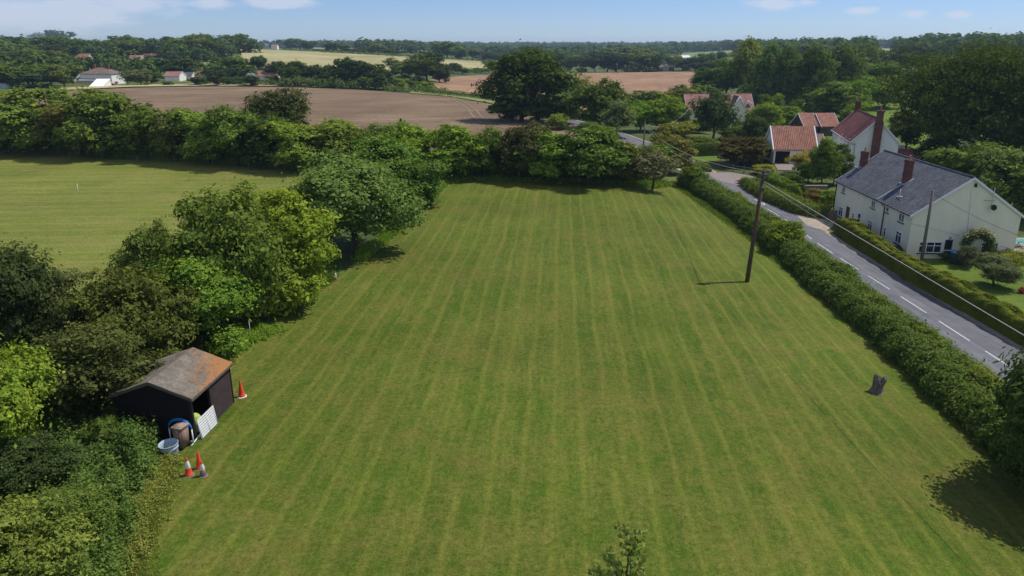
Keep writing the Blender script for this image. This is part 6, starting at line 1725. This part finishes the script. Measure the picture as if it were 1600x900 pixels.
# ------------------------------------------------------------------ poles and cables
def leaning_pole(name, ub, vb, ut, vt, r, m, lab):
    p = W(ub, vb)
    d = dirv(ut, vt); t = p.y / d[1]
    top = Vector((d[0] * t, p.y, CAM_H + d[2] * t))
    o = empty(name, p); tag(o, lab, 'utility pole')
    q = top - p
    bm = bmesh.new(); tube(bm, [-q * 0.06, q * 0.5, q], [r, r * 0.85, r * 0.68], 12)
    bm_obj('shaft', bm, m, o)
    return o, p, top
P1, p1b, p1t = leaning_pole('utility_pole', 1167, 441, 1194, 265, 0.19, M_POLE, 'tall brown leaning utility pole on the lawn side of the shaggy hedge')
q = p1t - p1b
bm = bmesh.new()
for f, a in ((0.985, 0.3), (0.955, 0.9)):
    c = q * f; box(bm, c.x - 0.35, c.x + 0.35, c.y - 0.28, c.y - 0.18, c.z - 0.05, c.z + 0.05)
box(bm, (q * .93).x - 0.16, (q * .93).x + 0.1, (q * .93).y - 0.34, (q * .93).y - 0.12, (q * .93).z - 0.28, (q * .93).z + 0.05)
box(bm, (q * .84).x - 0.14, (q * .84).x + 0.12, (q * .84).y - 0.34, (q * .84).y - 0.14, (q * .84).z - 0.2, (q * .84).z + 0.12)
bm_obj('bracket', bm, M_DWIRE, P1)
bm = bmesh.new()
for dx in (-0.28, 0.28): lathe(bm, [(0.05, q.z - 0.10), (0.07, q.z - 0.05), (0.05, q.z), (0.07, q.z + 0.05), (0.03, q.z + 0.10)], 10, c=(q.x + dx, q.y - 0.23))
bm_obj('insulator', bm, M_GREYROOF, P1)
P2, p2b, p2t = leaning_pole('utility_pole', 1439, 412, 1458, 297, 0.17, M_GREYPOLE, 'grey weathered utility pole in front of the cottage gable')
P3, p3b, p3t = leaning_pole('utility_pole', 1005, 232, 1008, 190, 0.15, M_GREYPOLE, 'thin grey utility pole by the road bend')
P4, p4b, p4t = leaning_pole('utility_pole', 1073, 203, 1077, 168, 0.16, M_POLE, 'short dark utility pole at the left end of the dormer house')
P5, p5b, p5t = leaning_pole('utility_pole', 1010, 178, 1010.5, 148, 0.16, M_GREYPOLE, 'distant utility pole among the trees by the red soil field')
P6, p6b, p6t = leaning_pole('utility_pole', 964.8, 115, 964.5, 98, 0.22, M_GREYPOLE, 'pale distant utility pole at the far edge of the red soil field')
# near pole outside the frame that carries the pale cable
def cable(a, b, sag, r, m, lab, n=28, name='overhead_cable'):
    bm = bmesh.new(); pts = []
    for i in range(n + 1):
        t = i / n; p = a.lerp(b, t); p.z -= sag * 4 * t * (1 - t); pts.append(p)
    tube(bm, pts, r, 6)
    return tag(bm_obj(name, bm, m), lab, 'overhead cable')
A1 = p1t + Vector((0, -0.2, -0.9))
Q = Wh(1600, 524, 6.6)
E1 = A1 + (Q - A1) * 1.9
cable(A1, E1, 0.0, 0.017, M_WIRE, 'thick pale cable running from the brown pole down over the road to the right')
eb = Vector((E1.x, E1.y, tz(E1.x, E1.y)))
P7 = empty('utility_pole', eb); tag(P7, 'utility pole outside the picture carrying the pale cable', 'utility pole')
bm = bmesh.new(); tube(bm, [(0, 0, -0.4), (0, 0, E1.z - eb.z + 0.9)], [0.18, 0.13], 12); bm_obj('shaft', bm, M_POLE, P7)
cable(p3t + Vector((0, 0, -0.5)), p1t + Vector((0, 0, -0.3)), 1.6, 0.018, M_WIRE, 'pale cable sagging from the thin grey pole to the top of the brown pole')
cable(p3t + Vector((0.05, 0, -0.9)), p1t + Vector((-0.2, 0, -0.75)), 1.9, 0.014, M_WIRE, 'second pale cable just under the first between thin grey and brown poles')
cable(p3t + Vector((0, 0, -0.6)), p4t + Vector((0, 0, -0.2)), 1.9, 0.030, M_WIRE, 'pale cable from the thin grey pole to the short dark pole')
cable(p1t + Vector((0.1, 0, -1.2)), SM @ Vector((0, 0, 0)) if False else Vector(Wh(1288, 348, -2.2)), 0.0, 0.014, M_WIRE, 'thin stay line dropping from the brown pole towards the driveway')
gq = cot.hit(1593, 368, 'y0'); gw = cot.o.matrix_basis @ Vector((gq.x, gq.y - 0.1, gq.z))
cable(p2t + Vector((0, 0, -0.3)), gw, 0.25, 0.016, M_DWIRE, 'thin dark cable crossing the cottage gable from the grey pole')

# ------------------------------------------------------------------ cottage garden
p = W(1494, 412)
tk = empty('oil_tank', (p.x, p.y, p.z)); tag(tk, 'dark round water tank with a bright blue lid by the gable door', 'tank')
bm = bmesh.new(); lathe(bm, [(0.62, 0), (0.66, 0.03), (0.66, 1.15), (0.62, 1.2)], 28)
for z in (0.3, 0.6, 0.9): lathe(bm, [(0.661, z - 0.03), (0.68, z), (0.661, z + 0.03)], 28)
bm_obj('barrel', bm, simple('dark_blue_grey_plastic', (0.035, 0.045, 0.060), 0.5, 0.15), tk)
bm = bmesh.new(); lathe(bm, [(0.70, 1.17), (0.72, 1.2), (0.70, 1.26), (0.2, 1.36)], 28); bm_obj('lid', bm, simple('bright_blue_lid', (0.03, 0.22, 0.55), 0.4, 0.06), tk)
# climber arch
arng = np.random.default_rng(77)
pc = cot.hit(1517, 408, 'y0'); base_w = cot.o.matrix_basis @ Vector((cot.hit(1513, 390, 'y0').x, -1.4, 0))
th_ = np.concatenate([arng.uniform(0, math.pi, 9000)])
ax = np.cos(th_) * 1.25; azz = 1.7 + np.sin(th_) * 1.35
down = arng.random(9000) < 0.35
azz = np.where(down, arng.uniform(0.0, 1.9, 9000), azz); ax = np.where(down, np.where(arng.random(9000) < 0.65, 1.25, -1.2), ax)
wd = np.where(down & (ax < 0), 0.16, 0.27)
Pp = np.stack([ax, np.zeros(9000), azz], 1) + arng.normal(size=(9000, 3)) * wd[:, None] * np.array([0.8, 0.9, 0.8])
Pp[:, 2] = np.maximum(Pp[:, 2], 0.05)
V = leaf_quads(Pp, arng.normal(size=(9000, 3)) + np.array([0, -0.4, 0.6]), arng.uniform(0.08, 0.2, 9000), arng)
arch = empty('climber_arch', base_w, cot.yaw); tag(arch, 'garden arch covered in a pale flowering climber against the gable wall', 'climbing plant')
f_ = link('foliage', np_mesh('foliage', V, np.arange(len(V)).reshape(-1, 4)), LEAF, arch); f_.color = (0.10, 0.145, 0.05, 1)
sel = (azz > 2.3) & ~down
Pf = Pp[sel][:900] + np.array([0.0, 0, 0.22])
V = leaf_quads(Pf, arng.normal(size=(len(Pf), 3)) + np.array([0, -0.3, 0.8]), arng.uniform(0.10, 0.2, len(Pf)), arng, 0.9)
f_ = link('blossom', np_mesh('blossom', V, np.arange(len(V)).reshape(-1, 4)), LEAF, arch); f_.color = (0.46, 0.42, 0.27, 1)
bm = bmesh.new(); tube(bm, [(-1.25, 0, -0.1), (-1.25, 0, 1.7)] + [(1.25 * math.cos(a), 0, 1.7 + 1.3 * math.sin(a)) for a in np.linspace(math.pi, 0, 9)] + [(1.25, 0, -0.1)], 0.05, 6); bm_obj('frame', bm, M_FENCE, arch)
tree('garden_bush', 1553, 448, 401, 64, 'tree', (0.068, 0.085, 0.045), 'grey green rounded bush on a short stem in the cottage garden', None, cat='bush', lod='near')
tree('garden_bush', 1508, 418, 384, 30, 'open', (0.06, 0.075, 0.04), 'twiggy shrub beside the round tank with the blue lid', None, cat='bush', lod='mid')
tree('garden_bush', 1476, 408, 394, 16, 'bush', (0.05, 0.08, 0.03), 'small shrub below the gable door', None, cat='bush', lod='mid')
tree('flowering_shrub', 1596, 458, 448, 13, 'bush', (0.20, 0.035, 0.045), 'small red flowering plant at the right edge of the cottage garden', None, cat='flowers', lod='mid')
tree('flowering_shrub', 1157, 288, 280, 12, 'bush', (0.20, 0.09, 0.14), 'pink flowers at the end of the low roadside hedge', None, cat='flowers', lod='mid')
# dark dome barbecue cover by facade
pq = cot.o.matrix_basis @ Vector((-0.75, cot.hit(1413, 384, 'x0').y - 0.1, 0))
bm = bmesh.new(); lathe(bm, [(0.62, 0), (0.66, 0.5), (0.60, 0.85), (0.42, 1.10), (0.15, 1.22)], 20)
bb = bm_obj('covered_barbecue', bm, M_BLACK); bb.location = pq; tag(bb, 'black domed cover standing under the nearest front window of the cottage', 'garden cover')
# garden table with turquoise seats
p = W(1592, 386)
tb = empty('garden_table', p, 0.4); tag(tb, 'turquoise garden picnic table on the patio right of the gable', 'garden table')
M_TURQ = simple('turquoise_paint', (0.05, 0.36, 0.36), 0.5, 0.1)
bm = bmesh.new(); box(bm, -0.9, 0.9, -0.4, 0.4, 0.72, 0.77); bm_obj('tabletop', bm, M_TURQ, tb)
for y in (-0.75, 0.75):
    bm = bmesh.new(); box(bm, -0.9, 0.9, y - 0.13, y + 0.13, 0.42, 0.46); bm_obj('bench', bm, M_TURQ, tb)
for x in (-0.6, 0.6):
    bm = bmesh.new(); tube(bm, [(x, -0.75, 0), (x, -0.15, 0.72)], 0.035, 6); tube(bm, [(x, 0.75, 0), (x, 0.15, 0.72)], 0.035, 6); tube(bm, [(x, -0.75, 0.4), (x, 0.75, 0.4)], 0.03, 6); bm_obj('leg', bm, M_FENCE, tb)
# wooden gate end at the cottage corner
p = W(1300, 347); bm = bmesh.new()
for k in range(7): box(bm, -0.55 + k * 0.16, -0.41 + k * 0.16, -0.02, 0.02, 0, 1.45 + 0.03 * (k % 2))
box(bm, -0.55, 0.55, 0.022, 0.06, 0.3, 0.4); box(bm, -0.55, 0.55, 0.022, 0.06, 1.1, 1.2)
o = bm_obj('wooden_gate', bm, M_FENCE); o.location = p; o.rotation_euler = (0, 0, 0.1); tag(o, 'short wooden gate at the far corner of the slate roofed cottage', 'gate')
# timber garden wall by tall clipped hedge
a, b = W(1250, 309), W(1290, 309)
L_ = (b - a).length; ang = math.atan2(b.y - a.y, b.x - a.x)
o = empty('garden_wall', a, ang); tag(o, 'grey panelled garden wall between the tall clipped hedge and the cottage', 'wall')
bm = bmesh.new(); box(bm, 0, L_, -0.06, 0.06, -0.4, 1.75); bm_obj('panel', bm, simple('grey_panel', (0.16, 0.15, 0.14), 0.9, 0.3, 2), o)
bm = bmesh.new(); box(bm, -0.05, L_ + 0.05, -0.12, 0.12, 1.753, 1.85); bm_obj('capping', bm, M_STONE, o)
# sign back on a post
p = W(1216, 303); o = empty('road_sign', p, 0.5); tag(o, 'small round grey backed road sign on a post over the roadside hedge', 'road sign')
bm = bmesh.new(); tube(bm, [(0, 0, -0.2), (0, 0, 2.35)], 0.035, 8); bm_obj('post', bm, M_GREYROOF, o)
bm = bmesh.new(); bmesh.ops.create_cone(bm, cap_ends=True, segments=24, radius1=0.24, radius2=0.24, depth=0.02, matrix=Matrix.Translation((0, -0.05, 2.2)) @ Matrix.Rotation(math.pi / 2, 4, 'X')); bm_obj('sign_plate', bm, M_SLEEVE, o)
# post and rail fence beyond the side driveway
pts = [W(1122, 262), W(1145, 268), W(1162, 271), W(1177, 273), W(1190, 276), W(1207, 276)]
fo = empty('rail_fence', pts[0]); tag(fo, 'wooden post and rail fence beyond the pinkish side driveway', 'fence')
for q_ in pts:
    bm = bmesh.new(); c = q_ - pts[0]; box(bm, c.x - 0.07, c.x + 0.07, c.y - 0.07, c.y + 0.07, c.z - 0.1, c.z + 1.25); bm_obj('post', bm, M_FENCE, fo)
for a, b in zip(pts, pts[1:]):
    bm = bmesh.new()
    for z in (0.55, 1.05): tube(bm, [a - pts[0] + Vector((0, -0.09, z)), b - pts[0] + Vector((0, -0.09, z))], 0.045, 6)
    bm_obj('rail', bm, M_FENCE, fo)
# meadow wire fence
pw = [W(u, v) for u, v in ((-30, 245), (110, 248), (216, 255), (332, 259), (389, 266), (450, 272))]
bm = bmesh.new()
for a, b in zip(pw, pw[1:]):
    for z in (0.5, 0.85): tube(bm, [a + Vector((0, 0, z)), b + Vector((0, 0, z))], 0.012, 4)
tag(bm_obj('wire_fence', bm, M_DWIRE), 'thin wire strung between the fence posts behind the meadow', 'wire fence')

# --- parked cars
def car(u, v, yaw, color, lab, sc=1.0):
    p = W(u, v); o = empty('parked_car', p, yaw); o.scale = (sc, sc, sc); tag(o, lab, 'car', None)
    prof = [(-2.1, 0.35), (-2.15, 0.7), (-2.0, 0.92), (-1.25, 1.0), (-0.75, 1.42), (0.6, 1.46), (1.35, 1.02), (2.05, 0.88), (2.15, 0.6), (2.1, 0.35)]
    bm = bmesh.new(); L1 = [bm.verts.new((x, -0.85 + 0.12 * (z > 1.1), z)) for x, z in prof]; R1 = [bm.verts.new((x, 0.85 - 0.12 * (z > 1.1), z)) for x, z in prof]
    n_ = len(prof); bm.faces.new(L1[::-1]); bm.faces.new(R1)
    for i in range(n_): bm.faces.new((L1[i], L1[(i + 1) % n_], R1[(i + 1) % n_], R1[i]))
    bmesh.ops.recalc_face_normals(bm, faces=bm.faces); bmesh.ops.bevel(bm, geom=bm.edges[:], offset=0.05, segments=2, affect='EDGES')
    bm_obj('body', bm, simple('car_paint', color, 0.3, 0.03), o, True)
    bm = bmesh.new()
    for y in (-1, 1): 
        q_ = [bm.verts.new((x, y * yy, z)) for x, yy, z in ((-1.1, 0.86, 1.03), (-0.7, 0.77, 1.36), (0.5, 0.77, 1.40), (1.15, 0.86, 1.05))]; bm.faces.new(q_ if y < 0 else q_[::-1])
    q_ = [bm.verts.new(c) for c in ((1.33, -0.7, 1.05), (1.33, 0.7, 1.05), (0.68, 0.66, 1.42), (0.68, -0.66, 1.42))]; bm.faces.new(q_)
    bm_obj('window', bm, M_GLASS, o)
    for x in (-1.35, 1.3):
        for y in (-0.82, 0.82):
            bm = bmesh.new(); bmesh.ops.create_cone(bm, cap_ends=True, segments=16, radius1=0.32, radius2=0.32, depth=0.2, matrix=Matrix.Translation((x, y, 0.32)) @ Matrix.Rotation(math.pi / 2, 4, 'X')); bm_obj('wheel', bm, M_BLACK, o)
car(1223, 162, 0.1, (0.03, 0.05, 0.16), 'dark blue car parked under the hillside trees')
car(170, 133, 0.2, (0.45, 0.47, 0.52), 'silver car beside the large hip roofed brown house', 1.2)
car(175, 131.5, 0.1, (0.30, 0.06, 0.05), 'red car beside the large hip roofed brown house', 1.2)
# polytunnel at the far left
p = W(-2, 139); bm = bmesh.new(); rw = px2m(p, 9)
tube(bm, [(0, 0, 0.1), (0, 8, 0.1)], rw, 18)
o = bm_obj('polytunnel', bm, simple('pale_polythene', (0.50, 0.60, 0.56), 0.5, 0.1)); o.location = p; tag(o, 'pale green polytunnel end at the left edge beyond the brown field', 'polytunnel')

# ------------------------------------------------------------------ treetop poking up at the bottom of the picture
TPX = W(974, 800)
def sapling():
    rng = np.random.default_rng(4)
    top = Vector((0, 0, 0))
    D0 = 11.2
    def at(u, v, D=D0):
        d = dirv(u, v); d = d / math.hypot(d[0], d[1]); return Vector((d[0] * D, d[1] * D, CAM_H + d[2] * D))
    root = Vector((at(975, 860).x, D0 - 0.4, 0)); root.z = tz(root.x, root.y)
    o = empty('young_tree', root); tag(o, 'leafy top of a young tree poking up at the bottom edge of the picture', 'tree')
    bm = bmesh.new()
    hub = at(972, 960, D0 - 0.1) - root
    tube(bm, [(0, 0, -0.3), (0.02, 0.03, hub.z * 0.5), hub, at(980, 890) - root, at(984, 850) - root], [0.085, 0.06, 0.032, 0.018, 0.008], 8)
    shoots = [((975, 930), (982, 868), (985, 848), 0.0), ((984, 850), (978, 832), (972, 816), 0.0), ((986, 862), (996, 842), (1000, 828), 0.15), ((975, 920), (955, 880), (947, 856), -0.2),
              ((960, 905), (942, 900), (928, 886), -0.25), ((980, 915), (996, 890), (1004, 866), 0.2), ((985, 925), (1003, 910), (1010, 893), 0.25), ((972, 915), (966, 892), (966, 876), 0.3), ((970, 940), (945, 925), (932, 905), 0.1), ((978, 940), (1000, 935), (1012, 915), -0.2)]
    P = []; Nn = []
    for a, b, c, dd in shoots:
        A, B, Cc = at(*a) - root, at(*b, D0 + dd * 0.5) - root, at(*c, D0 + dd) - root
        tube(bm, [A, B, Cc], [0.012, 0.008, 0.003], 5)
        for t in np.linspace(0.05, 1.0, 84):
            q = A.lerp(B, t * 2) if t < 0.5 else B.lerp(Cc, t * 2 - 1)
            P.append(np.array(q) + rng.normal(size=3) * (0.058 + 0.03 * (1 - t))); Nn.append(rng.normal(size=3) + np.array([0, -0.2, 0.5]))
    # lower crown, mostly below the picture
    for k in range(16):
        a = rng.random() * 6.28; z = hub.z - 0.3 - k * 0.32; r = 0.5 + 0.05 * k
        e = Vector((hub.x * z / hub.z + math.cos(a) * r, hub.y * z / hub.z + math.sin(a) * r, z + 0.5)); s_ = Vector((hub.x * z / hub.z, hub.y * z / hub.z, z - 0.1))
        tube(bm, [s_, s_.lerp(e, 0.5) + Vector((0, 0, -0.05)), e], [0.018, 0.012, 0.004], 5)
        for t in np.linspace(0.25, 1, 60):
            P.append(np.array(s_.lerp(e, t)) + rng.normal(size=3) * 0.12); Nn.append(rng.normal(size=3) + np.array([0, 0, 0.6]))
    P = np.array(P); Nn = np.array(Nn)
    P = P[np.ones(len(P), bool)]
    V = leaf_quads(P, Nn, rng.uniform(0.07, 0.125, len(P)), rng, 0.62)
    c = link('crown', np_mesh('crown', V, np.arange(len(V)).reshape(-1, 4)), LEAF, o); c.color = (0.23, 0.28, 0.07, 1)
    bm_obj('trunk', bm, M_BARK, o)
sapling()
for u, vb, vt, w, c, lab in ((52, 775, 690, 120, (0.030, 0.046, 0.018), 'dark bush in deep shade between the light tree at the left edge and the nettles'),
                             (20, 960, 806, 190, (0.080, 0.125, 0.026), 'bright bramble bush in the lower left corner'),
                             (118, 850, 768, 110, (0.060, 0.095, 0.022), 'leafy mound rising out of the brambles at the lower left'),
                             (172, 700, 655, 60, (0.062, 0.088, 0.022), 'olive sprays hanging over the nettles at the front of the black shed')):
    tree('bramble_bush', u, vb, vt, w, 'open', c, lab, None, cat='bush', lod='near')
# tall tree just right of the picture that shades the lower right corner of the lawn
_q = W(1592, 800)
put_tree('shade_tree', Vector((_q.x + 4.0, _q.y + 1.2, tz(_q.x + 4.0, _q.y))), 8.5, 9.0, ('near', 'oak', 1), (0.040, 0.066, 0.018), 'dark tree just past the near end of the shaggy hedge, shading the lawn corner', None, rot=0.4)
# ------------------------------------------------------------------ haze
HAZE = True
if HAZE:
    hm = bpy.data.materials.new('air'); hm.use_nodes = True; hm.node_tree.nodes.clear()
    vo = hm.node_tree.nodes.new('ShaderNodeVolumePrincipled'); oo = hm.node_tree.nodes.new('ShaderNodeOutputMaterial')
    vo.inputs['Color'].default_value = (0.58, 0.78, 1.0, 1); vo.inputs['Density'].default_value = 0.00013; vo.inputs['Anisotropy'].default_value = 0.2
    hm.node_tree.links.new(vo.outputs[0], oo.inputs['Volume'])
    bm = bmesh.new(); box(bm, -5300, 5300, -5300, 5300, -8.0, 62.0)
    hz = bm_obj('haze', bm, hm); tag(hz, kind='stuff')
